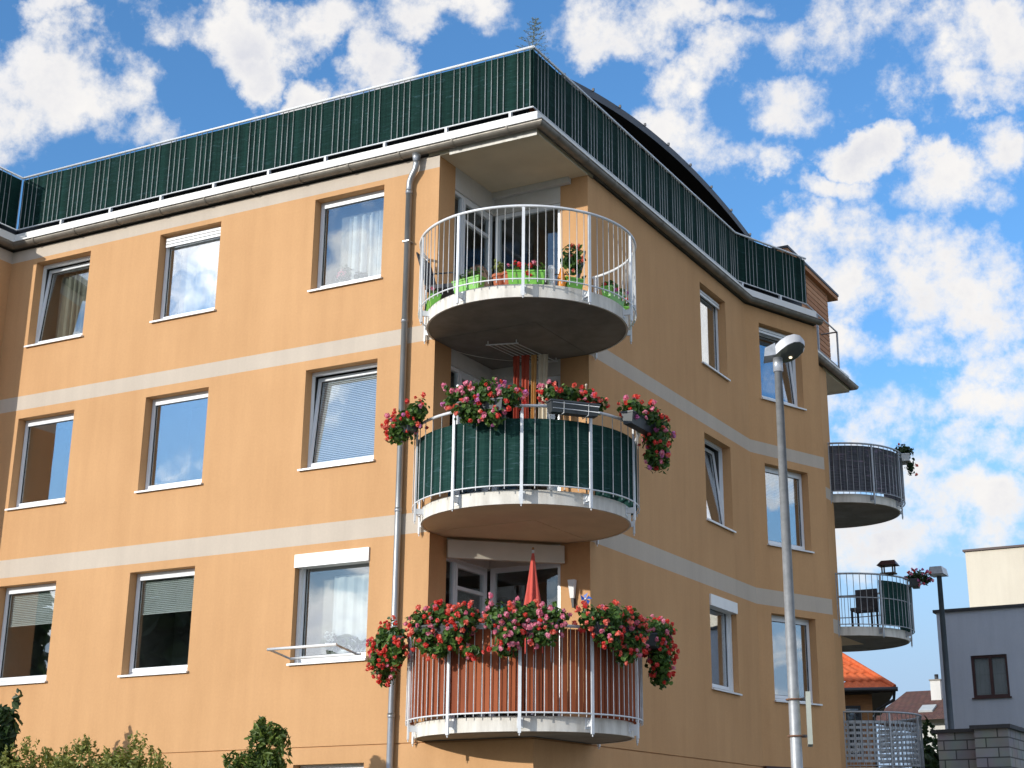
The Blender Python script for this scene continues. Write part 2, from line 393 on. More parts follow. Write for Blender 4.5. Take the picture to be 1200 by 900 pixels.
# corner niches -----------------------------------------------------------
def niche(yc, s):
    """niche at corner (0, yc); s = +1 opens towards -y, -1 towards +y"""
    Y = lambda y: yc + s*y
    for z0, z1 in ((3.26, 5.999), (6.21, 8.939), (9.15, 12.0)):
        mb = MB()
        # short return walls in orange
        mb.quad([(-NI,Y(0),z0-.1),(-NI,Y(.49),z0-.1),(-NI,Y(.49),z1),(-NI,Y(0),z1)], STUCCO)
        mb.quad([(0,Y(NI),z0-.1),(-.50,Y(NI),z0-.1),(-.50,Y(NI),z1),(0,Y(NI),z1)], STUCCO)
        # white lintels over the glazing
        zl = z0+2.47
        mb.box(-NI-.20,-NI+.004, *sorted((Y(.49),Y(NI+.2))), zl, z1, WHITEWALL)
        mb.box(-NI+.004,-.50, *sorted((Y(NI-.004),Y(NI+.2))), zl, z1, WHITEWALL)
        obj('niche_wall', mb, bld)
    for z in FZ:
        mb = MB(); mb.box(-NI-.3, -.02, *sorted((Y(.02),Y(NI+.3))), z+.006, z+.186, BOUNCESOFFIT if z == FZ[1] else SOFFIT)
        obj('niche_floor', mb, bld)
    mb = MB()
    mb.box(-NI-.2, .0, *sorted((Y(-.0),Y(NI+.2))), 12.0, 12.14, CEIL)
    mb.box(-1.55, .008, *sorted((Y(-.012),Y(-.001))), 11.965, 12.065, SLAB)
    mb.box(-NI+.003, -.3, *sorted((Y(NI-.10),Y(NI-.006))), 11.90, 12.0, WHITEWALL)
    obj('niche_ceiling', mb, bld)
niche(0, 1); niche(BY, -1)

def glazed_front(floor, fi):
    """door with side light on the left niche wall, big pane on the back wall"""
    zf, zt = floor, floor+2.47
    root = MB()
    fr = Fr((-NI,0,0), (0,1,0), (-1,0,0))
    for a,b in ((.49,.53),(.755,.795),(1.685,1.735)): root.fbox(fr,a,b,zf,zt,.03,.10,PVC)
    root.fbox(fr,.53,1.685,zt-.05,zt,.032,.098,PVC); root.fbox(fr,.53,1.685,zf,zf+.06,.032,.098,PVC)
    w = obj('balcony_window', root, bld)
    m = MB(); m.fbox(fr,.53,.755,zf+.06,zt-.05,.06,.066,GLASSLOW); obj('pane', m, w)
    d = MB()
    for a,b in ((.80,.855),(1.625,1.68)): d.fbox(fr,a,b,zf+.065,zt-.055,.02,.09,PVC)
    for c,e in ((zf+.065,zf+.17),(zt-.115,zt-.055),(zt-.44,zt-.385)): d.fbox(fr,.855,1.625,c,e,.022,.088,PVC)
    obj('sash', d, w)
    m = MB(); m.fbox(fr,.855,1.625,zf+.17,zt-.44,.05,.056,GLASSLOW); m.fbox(fr,.855,1.625,zt-.385,zt-.115,.05,.056,GLASSLOW); obj('pane', m, w)
    fb = Fr((0,NI,0), (1,0,0), (0,1,0))
    root = MB()
    for a,b in ((-1.735,-1.65),(-.56,-.50)): root.fbox(fb,a,b,zf,zt,.03,.10,PVC)
    root.fbox(fb,-1.65,-.56,zt-.07,zt,.032,.098,PVC); root.fbox(fb,-1.65,-.56,zf,zf+.07,.032,.098,PVC)
    w2 = obj('balcony_window', root, bld)
    m = MB(); m.fbox(fb,-1.65,-.56,zf+.07,zt-.07,.06,.066,GLASSLOW); obj('pane', m, w2)
    r = MB()     # the dim room behind both
    r.box(-4.2,-NI-.14,.45,3.6,zf-.05,zt+.05,DARKROOM)
    r2 = MB()
    P = [(-4.2,.45),(-NI-.13,.45),(-NI-.13,NI+.13),(-.45,NI+.13),(-.45,3.6),(-4.2,3.6)]
    zc = zt+.06
    for k in (0,4,5,3): 
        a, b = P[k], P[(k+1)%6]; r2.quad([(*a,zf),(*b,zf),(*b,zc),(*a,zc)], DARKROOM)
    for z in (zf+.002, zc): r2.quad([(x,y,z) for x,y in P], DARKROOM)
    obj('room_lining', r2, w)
for i, z in enumerate((3.26, 6.21, 9.15)): glazed_front(z, i)
# far niche: simple dark glazing seen only from the side
mb = MB()
for z in (3.26,6.21,9.15):
    mb.box(-NI-.06,-NI-.03,BY-NI,BY-.49,z,z+2.47,PVC); mb.box(-NI+.0,-.5,BY-NI-.06,BY-NI-.03,z,z+2.47,PVC)
obj('balcony_window', mb, bld)

# roof deck, eaves ---------------------------------------------------------
outline = [(-22,-WP),(XW,-WP),(XW,0),(0,0),(0,YB),E1,E2,(0,BY),(-22,BY)]
mb = MB(); mb.prism(outline, 12.15, 12.35, SOFFIT, top=DARKMETAL)
obj('roof_deck', mb, bld)
def offset(path, d):       # parallel path, to the outside (right-hand side)
    out = []
    for i, p in enumerate(path):
        p = Vector((*p,0)); dirs = []
        if i > 0: dirs.append((p-Vector((*path[i-1],0))).normalized())
        if i < len(path)-1: dirs.append((Vector((*path[i+1],0))-p).normalized())
        ns = [Vector((t.y,-t.x,0)) for t in dirs]
        n = sum(ns, Vector((0,0,0))); n.normalize()
        k = 1/max(.3, n.dot(ns[0])); q = p+n*d*k
        out.append((q.x,q.y))
    return out
def band(path, z0, z1, d0, d1, mat):
    mb = MB(); a = offset(path,d0); b = offset(path,d1)
    for i in range(len(path)-1):
        mb.hexa([(*b[i],z0),(*b[i+1],z0),(*a[i+1],z0),(*a[i],z0),(*b[i],z1),(*b[i+1],z1),(*a[i+1],z1),(*a[i],z1)], mat)
    return mb
EAVE = [(-22,-WP),(XW,-WP),(XW,0),(0,0),(0,YB),E1]
EAVEF = [E2,(0,BY),(-6,BY)]
for path in (EAVE, EAVEF):
    obj('fascia', band(path, 12.13, 12.365, -.03, .02, FASCIA), bld)
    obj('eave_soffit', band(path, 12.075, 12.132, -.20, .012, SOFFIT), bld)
    obj('upstand', band(path, 12.36, 12.66, -.42, -.36, DARKMETAL), bld)
def gutter(path, z, name='gutter'):
    c = offset(path, .105); mb = MB()
    n = 10; r = .085
    pts = offset(path, .105)
    prof = [(r*math.cos(PI+PI*k/n), r*math.sin(PI+PI*k/n)) for k in range(n+1)]
    prof += [(p[0]*.93, p[1]*.93) for p in reversed(prof)]
    rings = []
    for (dx, dz) in prof:
        rings.append([(x,y,z+dz) for x,y in offset(path, .105+dx)])
    for i in range(len(path)-1):      # each straight run with its own smooth half round
        for a, b in zip(rings, rings[1:]+rings[:1]): mb.strip(a[i:i+2], b[i:i+2], ZINC, True)
    for k in (0,-1):
        mb.quad([rg[k] for rg in rings[:n+1]], ZINC)
    # bead at the front lip, seam rings
    mb.tube([(x,y,z+.004) for x,y in offset(path,.19)], .013, ZINC, 6)
    for i in range(len(path)-1):
        a = Vector((*pts[i],z)); b = Vector((*pts[i+1],z)); L = (b-a).length; t = (b-a).normalized(); side = Vector((t.y,-t.x,0))
        k = .55
        while k < L:
            p = a+t*k
            w = .018
            ringA = [p - t*w + side*(1.14*r*math.cos(PI+PI*q/8)) + Vector((0,0,1.14*r*math.sin(PI+PI*q/8))) for q in range(9)]
            ringB = [q_+t*2*w for q_ in ringA]
            mb.strip(ringA, ringB, ZINC, True)
            k += .98
    return obj(name, mb, bld)
gutter(EAVE, 12.12); gutter(EAVEF, 12.12)

# downpipe with swan neck
mb = MB()
px = -2.24
mb.tube([(px+.14,-.105,12.06),(px+.14,-.105,11.93)], [.075,.052], PIPE, 14)
path = [(px+.14,-.105,11.94),(px+.14,-.103,11.88),(px+.12,-.098,11.80),(px+.05,-.085,11.70),(px+.01,-.075,11.62),(px,-.07,11.52),(px,-.07,11.40)]
mb.tube(path, .05, PIPE, 14)
mb.tube([(px,-.07,11.42),(px,-.07,.0)], .05, PIPE, 16)
for z in (11.44, 9.30, 6.36, 3.42): mb.tube([(px,-.07,z-.03),(px,-.07,z+.03)], .057, PIPE, 16)
for z in (10.6, 7.6, 4.6, 1.6): mb.box(px-.06,px+.06,-.128,-.001,z-.012,z+.012,PIPE)
obj('downpipe', mb, bld)

# ------------------------------------------------------------------ windows
def window(fr, u0, u1, z0, z1, tilt=0, blind=None, shutter=0, slats=0, room=ROOM, glassm=GLASS, mullion=False, depth=.17):
    P = fr.p
    f = MB(); fw = .014
    d0, d1 = depth, depth+.07
    f.fbox(fr,u0,u0+fw,z0,z1,d0,d1,PVC); f.fbox(fr,u1-fw,u1,z0,z1,d0,d1,PVC)
    f.fbox(fr,u0+fw,u1-fw,z0,z0+.065,d0-.004,d1,PVC); f.fbox(fr,u0+fw,u1-fw,z1-.05,z1,d0,d1,PVC)
    w = obj('window', f, bld)
    # sash, hinged at the foot when tilted
    a, b, c, e = u0+fw+.004, u1-fw-.004, z0+.069, z1-.054
    ct, st = math.cos(R(tilt)), math.sin(R(tilt))
    base = fr.o; hz = c
    class T:
        @staticmethod
        def p(u, wv, d):
            h, dd = wv-hz, d-(d0+.03)
            return fr.p(u, hz+h*ct-dd*st, d0+.03+h*st+dd*ct)
    s = MB(); sw = .058; s0, s1 = d0-.012, d0+.062
    s.fbox(T,a,a+sw,c,e,s0,s1,PVC); s.fbox(T,b-sw,b,c,e,s0,s1,PVC)
    s.fbox(T,a+sw,b-sw,c,c+sw,s0,s1,PVC); s.fbox(T,a+sw,b-sw,e-sw,e,s0,s1,PVC)
    ds = s0-.001
    if mullion: s.fbox(T,(a+b)/2-.05,(a+b)/2+.05,c+sw,e-sw,s0,s1,PVC)
    # dark rubber gaskets round the pane
    for q in ((a+sw,a+sw+.012,c+sw,e-sw),(b-sw-.012,b-sw,c+sw,e-sw),(a+sw+.012,b-sw-.012,c+sw,c+sw+.010),(a+sw+.012,b-sw-.012,e-sw-.010,e-sw)):
        s.fbox(T,*q,d0+.012,d0+.03,BLACK)
    obj('sash', s, w)
    g = MB(); g.fbox(T,a+sw+.0,b-sw-.0,c+sw,e-sw,d0+.018,d0+.024,glassm); obj('pane', g, w)
    k = MB()
    k.hexa([P(u0-.025,z0-.022,-.05),P(u1+.025,z0-.022,-.05),P(u1+.025,z0-.012,0),P(u0-.025,z0-.012,0),
            P(u0-.025,z0+.008,-.05),P(u1+.025,z0+.008,-.05),P(u1+.025,z0+.014,0),P(u0-.025,z0+.014,0)], WHITE)
    k.hexa([P(u0+.003,z0+.002,-.0),P(u1-.003,z0+.002,-.0),P(u1-.003,z0+.002,depth+.01),P(u0+.003,z0+.002,depth+.01),
            P(u0+.003,z0+.014,-.0),P(u1-.003,z0+.014,-.0),P(u1-.003,z0+.03,depth+.01),P(u0+.003,z0+.03,depth+.01)], WHITE)
    obj('sill', k, w)
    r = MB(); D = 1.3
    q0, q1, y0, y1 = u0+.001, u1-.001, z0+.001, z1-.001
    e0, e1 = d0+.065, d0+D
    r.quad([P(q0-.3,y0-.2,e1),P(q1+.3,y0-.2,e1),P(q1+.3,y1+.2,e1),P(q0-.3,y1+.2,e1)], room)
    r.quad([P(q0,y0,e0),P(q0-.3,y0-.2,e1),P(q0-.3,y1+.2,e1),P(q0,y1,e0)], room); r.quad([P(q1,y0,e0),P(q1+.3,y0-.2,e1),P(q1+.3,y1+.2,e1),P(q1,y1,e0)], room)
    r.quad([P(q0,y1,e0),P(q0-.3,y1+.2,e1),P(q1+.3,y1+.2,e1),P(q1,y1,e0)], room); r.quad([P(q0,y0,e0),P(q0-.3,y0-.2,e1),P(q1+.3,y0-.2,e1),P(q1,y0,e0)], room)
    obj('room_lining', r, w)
    if blind:
        frac, bm = blind
        v = MB(); zt_, zb_ = e-sw-.01, e-sw-.01-(e-c-2*sw)*frac
        z = zt_
        off = d0+.035 if tilt else d0+.075
        while z > zb_:
            v.hexa([T.p(a+sw+.01,z-.026,off),T.p(b-sw-.01,z-.026,off),T.p(b-sw-.01,z-.003,off+.013),T.p(a+sw+.01,z-.003,off+.013),
                    T.p(a+sw+.01,z-.0245,off),T.p(b-sw-.01,z-.0245,off),T.p(b-sw-.01,z-.0015,off+.013),T.p(a+sw+.01,z-.0015,off+.013)], bm)
            z -= .030
        v.fbox(T,a+sw+.01,b-sw-.01,zb_-.03,zb_-.012,off,off+.025,bm)
        obj('blind', v, w)
    if shutter:
        v = MB(); v.fbox(fr,u0+.003,u1-.003,z1-.20,z1-.003,-.03,depth-.005,WHITE)
        v.fbox(fr,u0+.01,u0+.05,z0+.03,z1-.20,.10,depth-.004,WHITE); v.fbox(fr,u1-.05,u1-.01,z0+.03,z1-.20,.10,depth-.004,WHITE)
        obj('shutter_box', v, w)
    if slats:
        v = MB()
        for i in range(slats): v.fbox(fr,u0+.045,u1-.045,z1-.05-.058*(i+1)+.014,z1-.05-.058*i,d0-.065,d0-.05,WHITE)
        obj('shutter_slats', v, w)
    return w

def wavy(fr, u0, u1, z0, z1, d, amp, waves, mat, gather=0.0, seed=0):
    rnd = random.Random(seed); mb = MB(); n = waves*8; top = []; bot = []
    for k in range(n+1):
        t = k/n; ph = t*waves*2*PI
        o = amp*(math.sin(ph)+.4*math.sin(2.3*ph+seed))
        top.append(fr.p(u0+(u1-u0)*t, z1, d+o*.8)); tt = .5+(t-.5)*(1-gather) if gather else t
        bot.append(fr.p(u0+(u1-u0)*(t*(1-gather)), z0, d+o*1.2))
    mb.strip(bot, top, mat, True)
    return mb

# front windows, three rows of three
window(FL,*CX[0],*WZ[0],tilt=5.5, slats=0,glassm=GLASS2)
window(FL,*CX[1],*WZ[0], slats=3)
window(FL,*CX[2],*WZ[0],glassm=GLASS2)
window(FL,*CX[0],*WZ[1])
window(FL,*CX[1],*WZ[1])
window(FL,*CX[2],*WZ[1],tilt=6, blind=(.97,BLINDW),glassm=GLASS2)
window(FL,*CX[0],*WZ[2], blind=(.36,BLIND), room=DARKROOM,glassm=GLASS2)
window(FL,*CX[1],*WZ[2], blind=(.36,BLIND), room=DARKROOM,glassm=GLASS2)
window(FL,*CX[2],*WZ[2], shutter=1,glassm=GLASS2)
window(FL,*lowW)
# side windows and bay windows
window(FR,*AX,*WZ[0], slats=2)
window(FR,*AX,*WZ[1], tilt=6.5)
window(FR,*AX,*WZ[2], shutter=1)
window(FS,*DX,*WZ[0], tilt=6, slats=2)
window(FS,*DX,*WZ[1], blind=(.34,BLIND))
window(FS,*DX,*WZ[2])
tag(obj('curtain', wavy(FL,CX[0][0]+.12,CX[0][1]-.35,WZ[0][0]+.1,WZ[0][1]-.12,.50,.035,6,CURTAINB,seed=1)), 'beige curtain behind the tilted window at the top left', 'curtain')
tag(obj('curtain', wavy(FL,CX[1][0]+.12,CX[1][1]-.12,WZ[0][0]+.1,WZ[0][1]-.12,.45,.03,4,CURTAIN,seed=2)), 'thin pale curtain behind the top window with lowered shutter slats', 'curtain')
tag(obj('curtain', wavy(FL,CX[2][0]+.40,CX[2][1]-.10,WZ[0][0]+.1,WZ[0][1]-.25,.42,.05,5,CURTAIN,seed=3)), 'white pleated curtain behind the top window beside the downpipe', 'curtain')
tag(obj('curtain', wavy(FL,CX[2][0]+.45,CX[2][1]-.08,WZ[2][0]+.1,WZ[2][1]-.3,.40,.015,4,CURTAIN,seed=4)), 'pale curtain behind the lower window with the drying rack', 'curtain')
tag(obj('curtain', wavy(FR,AX[0]+.3,AX[1]-.15,WZ[0][0]+.1,WZ[0][1]-.12,.40,.03,4,CURTAINB,seed=5)), 'beige curtain behind the narrow top window of the shaded side wall', 'curtain')

CASSETTE = surf('cream_cassette', (.66,.60,.50), (.60,.545,.45), 2, .6)
# awning cassette across the lowest niche
mb = MB()
A = Vector((-NI+.02,.47,0)); B = Vector((-.44,NI-.02,0)); t = (B-A).normalized(); n = Vector((t.y,-t.x,0))
fa = Fr(A, t, -n); LL = (B-A).length
mb.fbox(fa,0,LL,5.72,5.955,-.06,.12,CASSETTE)
mb.fbox(fa,.0,LL,5.69,5.72,-.075,.03,CASSETTE)
obj('awning_cassette', mb, bld)
mb = MB(); mb.fbox(FS,.0,SL,2.98,3.05,-.08,0,MAROON); obj('ledge', mb, bld)

# ------------------------------------------------------------------ balconies
BC = (-.30,.30); SR = 1.50; RR = 1.62
def cyl(cx, cy, r, a, z): return (cx+r*math.cos(R(a)), cy+r*math.sin(R(a)), z)
def balcony(cx, cy, zb, a0, a1, step, posts, mat, label, lump=False, under=None, railz=1.325, base=(0,0), mirror=False, midrail=False):
    zt = zb+.19; zr = zb+railz
    mb = MB()
    n = 96; bot = [cyl(cx,cy,SR,360*k/n,zb) for k in range(n)]; tp = [cyl(cx,cy,SR,360*k/n,zt) for k in range(n)]
    lip = [cyl(cx,cy,SR-.03,360*k/n,zb) for k in range(n)]; lipu = [cyl(cx,cy,SR-.03,360*k/n,zb+.012) for k in range(n)]
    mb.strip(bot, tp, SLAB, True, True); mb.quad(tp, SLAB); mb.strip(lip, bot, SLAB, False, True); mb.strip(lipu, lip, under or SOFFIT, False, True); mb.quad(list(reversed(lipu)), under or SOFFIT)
    b = obj('balcony', mb, bld, label=label)
    arc = lambda r, z: [cyl(cx,cy,r,a0+(a1-a0)*k/72,z) for k in range(73)]
    m = MB(); m.tube(arc(RR,zr), .021, mat, 10); obj('handrail', m, b)
    m = MB(); m.tube(arc(RR,zt+.035), .011, mat, 8); obj('bottom_ring', m, b)
    if midrail:
        m = MB(); m.tube(arc(RR-.025,zt+.62), .012, mat, 8); obj('bottom_ring', m, b)
    for a in posts:
        m = MB(); c, s = math.cos(R(a)), math.sin(R(a))
        fp = Fr((cx+RR*c,cy+RR*s,0), (-s,c,0), (-c,-s,0))
        m.fbox(fp,-.021,.021,zb-.03,zr-.02,-.012,.012,mat)
        m.fbox(fp,-.018,.018,zt-.12,zt-.04,.012,.118,mat)       # bracket to the slab edge
        m.fbox(fp,-.04,.04,zt-.15,zt-.01,.112,.122,mat)
        m.tube([fp.p(0,zb-.03,0),fp.p(0,zb-.06,0)],.008,mat,6)
        obj('post', m, b)
    bars = []
    a = a0+step*.6
    while a < a1:
        if min(abs(a-p) for p in posts) > step*.42: bars.append(a)
        a += step
    if lump:
        m = MB()
        for a in bars: m.tube([cyl(cx,cy,RR,a,zt+.035), cyl(cx,cy,RR,a,zr-.015)], .007, mat, 6)
        o = obj('balusters', m, b); o['kind'] = 'stuff'
    else:
        m = MB(); m.tube([(0,0,zt-.01),(0,0,zr-.015)], .0062, BARW, 8)
        me = m.mesh('baluster', (0,0,0))
        for a in bars:
            p = cyl(cx,cy,RR,a,0); obj('baluster', me, b, loc=p)
    return b, zt, zr
def sheet_arc(cx, cy, r, a0, a1, z0, z1, mat, n=72, wob=0.0, seed=1):
    mb = MB(); mb.uv = []
    L = R(a1-a0)*r
    rows = 6
    for j in range(rows+1):
        for k in range(n+1):
            t = k/n; zz = z0+(z1-z0)*j/rows
            rr = r + wob*mn.noise(Vector((t*L*3, zz*2, seed)))
            mb.v.append(cyl(cx,cy,rr,a0+(a1-a0)*t,zz)); mb.uv.append((t*L, zz))
    mi = mb.mi(mat)
    for j in range(rows):
        for k in range(n):
            i = j*(n+1)+k; mb.f.append((i,i+1,i+n+2,i+n+1)); mb.m.append(mi); mb.smooth.append(True)
    return mb
A0, A1 = -169.5, 79.5
POSTS = [-167.5,-135,-99,-63.5,-28.5,8,43,77.5]
b3, zt3, zr3 = balcony(*BC, FZ[2], A0, A1, 4.1, POSTS, RAILW, 'open railed round balcony with lime planters, topmost at the corner')
b2, zt2, zr2 = balcony(*BC, FZ[1], A0, A1, 7.2, POSTS, RAILW, 'round balcony screened with dark green net at the corner', under=BOUNCESOFFIT)
b1, zt1, zr1 = balcony(*BC, FZ[0], A0, A1, 4.1, POSTS, RAILW, 'round balcony lined with red brown planks, lowest at the corner')
obj('screen', sheet_arc(*BC, RR-.03, -158, 78, zt2+.05, zr2-.17, NETBALC, 96, .012, 2), b2)
m = MB()     # boards behind the bars
a = -163.0; rnd = random.Random(3)
while a < 78:
    da = 3.75
    m2 = [cyl(*BC,RR-.028,a+.12,0), cyl(*BC,RR-.028,a+da-.12,0), cyl(*BC,RR-.05,a+da-.12,0), cyl(*BC,RR-.05,a+.12,0)]
    j = rnd.uniform(-.006,.006)
    m.hexa([(x,y,zt1+.03+j) for x,y,_ in m2]+[(x,y,zr1-.035+j) for x,y,_ in m2], PLANK)
    a += da+.33
obj('plank_lining', m, b1)
# matching balconies at the far corner
FC = (-.42, 15.35)
FP = [-75,-39,-3,33]
f3, zf3, zg3 = balcony(*FC, FZ[2], -79.5, 110, 5.0, FP, GALVRAIL, 'far round balcony hung with dark netting', lump=True)
f2, zf2, zg2 = balcony(*FC, FZ[1], -79.5, 110, 5.0, FP, GALVRAIL, 'far round balcony with bare bars and a green net panel', lump=True, midrail=True)
f1, zf1, zg1 = balcony(*FC, FZ[0], -79.5, 110, 5.0, FP, GALVRAIL, 'lowest far round balcony behind a grid lattice', lump=True)
obj('screen', sheet_arc(*FC, RR-.03, -78, 60, zf3+.03, zg3-.05, NETGREY, 60, .03, 5), f3)
obj('screen', sheet_arc(*FC, RR-.03, -40, 50, zf2+.03, zg2-.12, NETBALC, 40, .01, 6), f2)
m = MB()
zz = zf1+.10
while zz < zg1-.2:
    m.strip([cyl(*FC,RR-.05,-78+3*k,zz) for k in range(54)], [cyl(*FC,RR-.05,-78+3*k,zz+.055) for k in range(54)], GALVRAIL)
    zz += .115
for k in range(30):
    p = [cyl(*FC,RR-.045,-78+5*k,0), cyl(*FC,RR-.045,-76.6+5*k,0)]
    m.strip([(x,y,zf1+.1) for x,y,_ in p], [(x,y,zg1-.2) for x,y,_ in p], GALVRAIL)
obj('lattice', m, f1)

# ------------------------------------------------------------------ roof terrace railings, screened with green net
def roof_rail(path, label, z0=12.55, z1=13.60, first=.25, mat=RAILW, per=1.172, group='green screened terrace railings', npat=True):
    root = thing('terrace_railing', label, 'railing', (path[0][0],path[0][1],12.4), group)
    m = MB(); m.tube([(x,y,z1) for x,y in path], .022, mat, 8); obj('handrail', m, root)
    m = MB(); m.tube([(x,y,z0) for x,y in path], .014, mat, 8); obj('bottom_rail', m, root)
    bar = MB(); bar.tube([(0,0,z0),(0,0,z1)], .0065, RAILGREY, 6); bme = bar.mesh('baluster')
    pst = MB(); pst.box(-.02,.02,-.012,.012,12.33,z0,mat); pst.box(-.02,.02,.03,.045,12.33,z1-.03,mat); pme = pst.mesh('post')
    net = MB(); net.uv = []
    inner = offset(path, -.022)
    s0 = 0.0; mi = net.mi(NET)
    S = first
    segs = []
    tot = sum((Vector(b)-Vector(a)).length for a,b in zip(path,path[1:]))
    for a,b in zip(path,path[1:]):
        a, b = Vector(a), Vector(b); segs.append((s0,a,b)); s0 += (b-a).length
    def at(s):
        for q,a,b in reversed(segs):
            if s >= q: return a+(b-a).normalized()*(s-q), (b-a).normalized()
        return segs[0][1], (segs[0][2]-segs[0][1]).normalized()
    s = first-per
    while s < tot-.03:
        p, t = at(max(s,0))
        if s > 0: o = obj('post', pme, root, loc=(p.x,p.y,0)); o.rotation_euler.z = math.atan2(t.y,t.x)
        for k in (0,1):
            for j in range(4):
                q = s + k*per/2 + .128 + j*.111
                if .03 < q < tot-.02:
                    p2, t2 = at(q); obj('baluster', bme, root, loc=(p2.x,p2.y,0))
        s += per
    # net sheet following the rail, sagging slightly between ties
    steps = int(tot/.12); rows = 8
    for j in range(rows+1):
        for k in range(steps+1):
            s = tot*k/steps; p, t = at(s); nrm = Vector((t.y,-t.x))
            d = -.024+.010*mn.noise(Vector((s*2.2, j*.6, len(label))))
            zz = z0+.015+(z1-z0-.05)*j/rows
            net.v.append((p.x+nrm.x*d, p.y+nrm.y*d, zz)); net.uv.append((s, zz))
    for j in range(rows):
        for k in range(steps):
            i = j*(steps+1)+k; net.f.append((i,i+1,i+steps+2,i+steps+1)); net.m.append(mi); net.smooth.append(True)
    obj('net_screen', net, root)
    return root
q = .15
roof_rail([(XW-q,q),(-q,q)], 'green screened terrace railing along the sunlit front eave', first=1.10)
roof_rail([(-q,q),(-q,YB+.03),(E1[0]-q*.93-.02,E1[1]+.0)], 'green screened terrace railing above the shaded side, bending at the bay', first=.62)
roof_rail([(-18,-WP+q),(XW-q,-WP+q),(XW-q,q)], 'short green screened terrace railing on the far left wing', first=.3)
# bare rail in front of the timber attic
root = thing('terrace_railing', 'bare grey metal terrace railing in front of the timber clad attic', 'railing', (-.15,12.5,12.4))
m = MB(); m.tube([(-.15,12.2,13.45),(-.15,15.5,13.45),(-1.5,15.5,13.45)], .02, GALVRAIL, 8); obj('handrail', m, root)
m = MB(); m.tube([(-.15,12.2,12.56),(-.15,15.5,12.56),(-1.5,15.5,12.56)], .012, GALVRAIL, 8); obj('bottom_rail', m, root)
for y in (12.25,14.0,15.5):
    m = MB(); m.box(-.17,-.13,y-.02,y+.02,12.4,13.45,GALVRAIL); obj('post', m, root)

# penthouse with arched dark roof
mb = MB()
ys = [3.2+.3*k for k in range(38)]
zr = lambda y: 15.80-((y-9.4)**2)/48.0
top0 = [(-1.5,y,zr(y)) for y in ys]; top1 = [(-9,y,zr(y)) for y in ys]
bt0 = [(-1.5,y,zr(y)-.16) for y in ys]; bt1 = [(-9,y,zr(y)-.16) for y in ys]
mb.strip(top0, top1, ROOFSHEET, True); mb.strip(bt0, bt1, DARKWOOD, True); mb.strip(top0, bt0, ROOFSHEET, False); mb.strip(top1, bt1, ROOFSHEET, False)
for k in (0,-1): mb.quad([top0[k],top1[k],bt1[k],bt0[k]], ROOFSHEET)
for k in range(2, 37, 4): mb.box(-1.515,-1.47,ys[k]-.015,ys[k]+.015,zr(ys[k])-.01,zr(ys[k])+.05,ROOFSHEET)
rf = obj('arched_roof', mb, bld)
mb = MB(); mb.box(-8.6,-2.3,4.2,13.4,12.39,15.05,DARKWOOD); obj('penthouse_wall', mb, bld)
# timber clad attic box at the far end
mb = MB()
z = 12.42
while z < 14.70:
    mb.box(-.58,-.55,13.3,16.2,z,z+.112,CLAD); mb.box(-3.0,-.58,13.27,13.3,z,z+.112,CLAD); z += .13
mb.box(-3.0,-.585,13.302,16.18,12.36,14.72,DARKWOOD)
obj('timber_attic', mb, bld)
mb = MB()
mb.box(-3.4,-.42,12.95,16.75,14.80,14.86,ROOFSHEET); mb.box(-3.38,-.44,12.97,16.73,14.70,14.80,CLAD)
obj('attic_roof', mb, bld)

# ------------------------------------------------------------------ foliage helpers
def leaf_cards(mb, pts, size, mat, rnd, up=.25, aspect=1.0):
    for p, nrm in pts:
        n = Vector(nrm)+Vector((rnd.gauss(0,.5),rnd.gauss(0,.5),rnd.gauss(0,.5)+up)); n.normalize()
        t = n.cross(Vector((rnd.gauss(0,1),rnd.gauss(0,1),rnd.gauss(0,1)))).normalized(); b = n.cross(t)
        s = size*rnd.uniform(.6,1.25); l = s*aspect
        p = Vector(p)
        # folded six point leaf
        c = p - n*s*.16
        v = [c-t*l*.5, p-t*l*.12+b*s*.42, p+t*l*.3+b*s*.30, c+t*l*.52, p+t*l*.3-b*s*.30, p-t*l*.12-b*s*.42]
        i = len(mb.v); mb.v += [tuple(q) for q in v]; mi = mb.mi(mat)
        mb.f.append((i,i+3,i+2,i+1)); mb.f.append((i,i+5,i+4,i+3)); mb.m += [mi,mi]; mb.smooth += [False,False]
def ell_points(ells, n, rnd, shell=.55):
    """points filling ellipsoids (centre, radii), denser towards the outside, lumpy"""
    out = []; tw = sum(e[1][0]*e[1][1]*e[1][2] for e in ells)
    for (c, r) in ells:
        k = int(n*r[0]*r[1]*r[2]/tw)+1
        for _ in range(k):
            d = Vector((rnd.gauss(0,1),rnd.gauss(0,1),rnd.gauss(0,1))).normalized()
            q = (shell+(1-shell)*rnd.random())*(.8+.45*mn.noise(Vector(c)*3.1+d*2.2))
            out.append(((c[0]+d.x*r[0]*q, c[1]+d.y*r[1]*q, c[2]+d.z*r[2]*q), d))
    return out
def blossom_mesh(name, mat, rnd, r=.033, n=20):
    mb = MB()
    for _ in range(n):
        d = Vector((rnd.gauss(0,1),rnd.gauss(0,1),rnd.gauss(0,1)+.3)).normalized()
        p = d*r*rnd.uniform(.5,1)
        nn = (d+Vector((rnd.gauss(0,.4),rnd.gauss(0,.4),rnd.gauss(0,.4)))).normalized()
        t = nn.cross(Vector((rnd.gauss(0,1),rnd.gauss(0,1),rnd.gauss(0,1)))).normalized(); b = nn.cross(t); s = r*.62
        mb.quad([p+t*s, p+b*s*.9+nn*s*.25, p-t*s, p-b*s*.9-nn*s*.15], mat)
    return mb.mesh(name)
rb = random.Random(21)
BLOSS = {k: [blossom_mesh('blossom', m, rb) for _ in range(3)] for k, m in (('r',PETR),('p',PETP),('c',PETC),('m',PETM))}

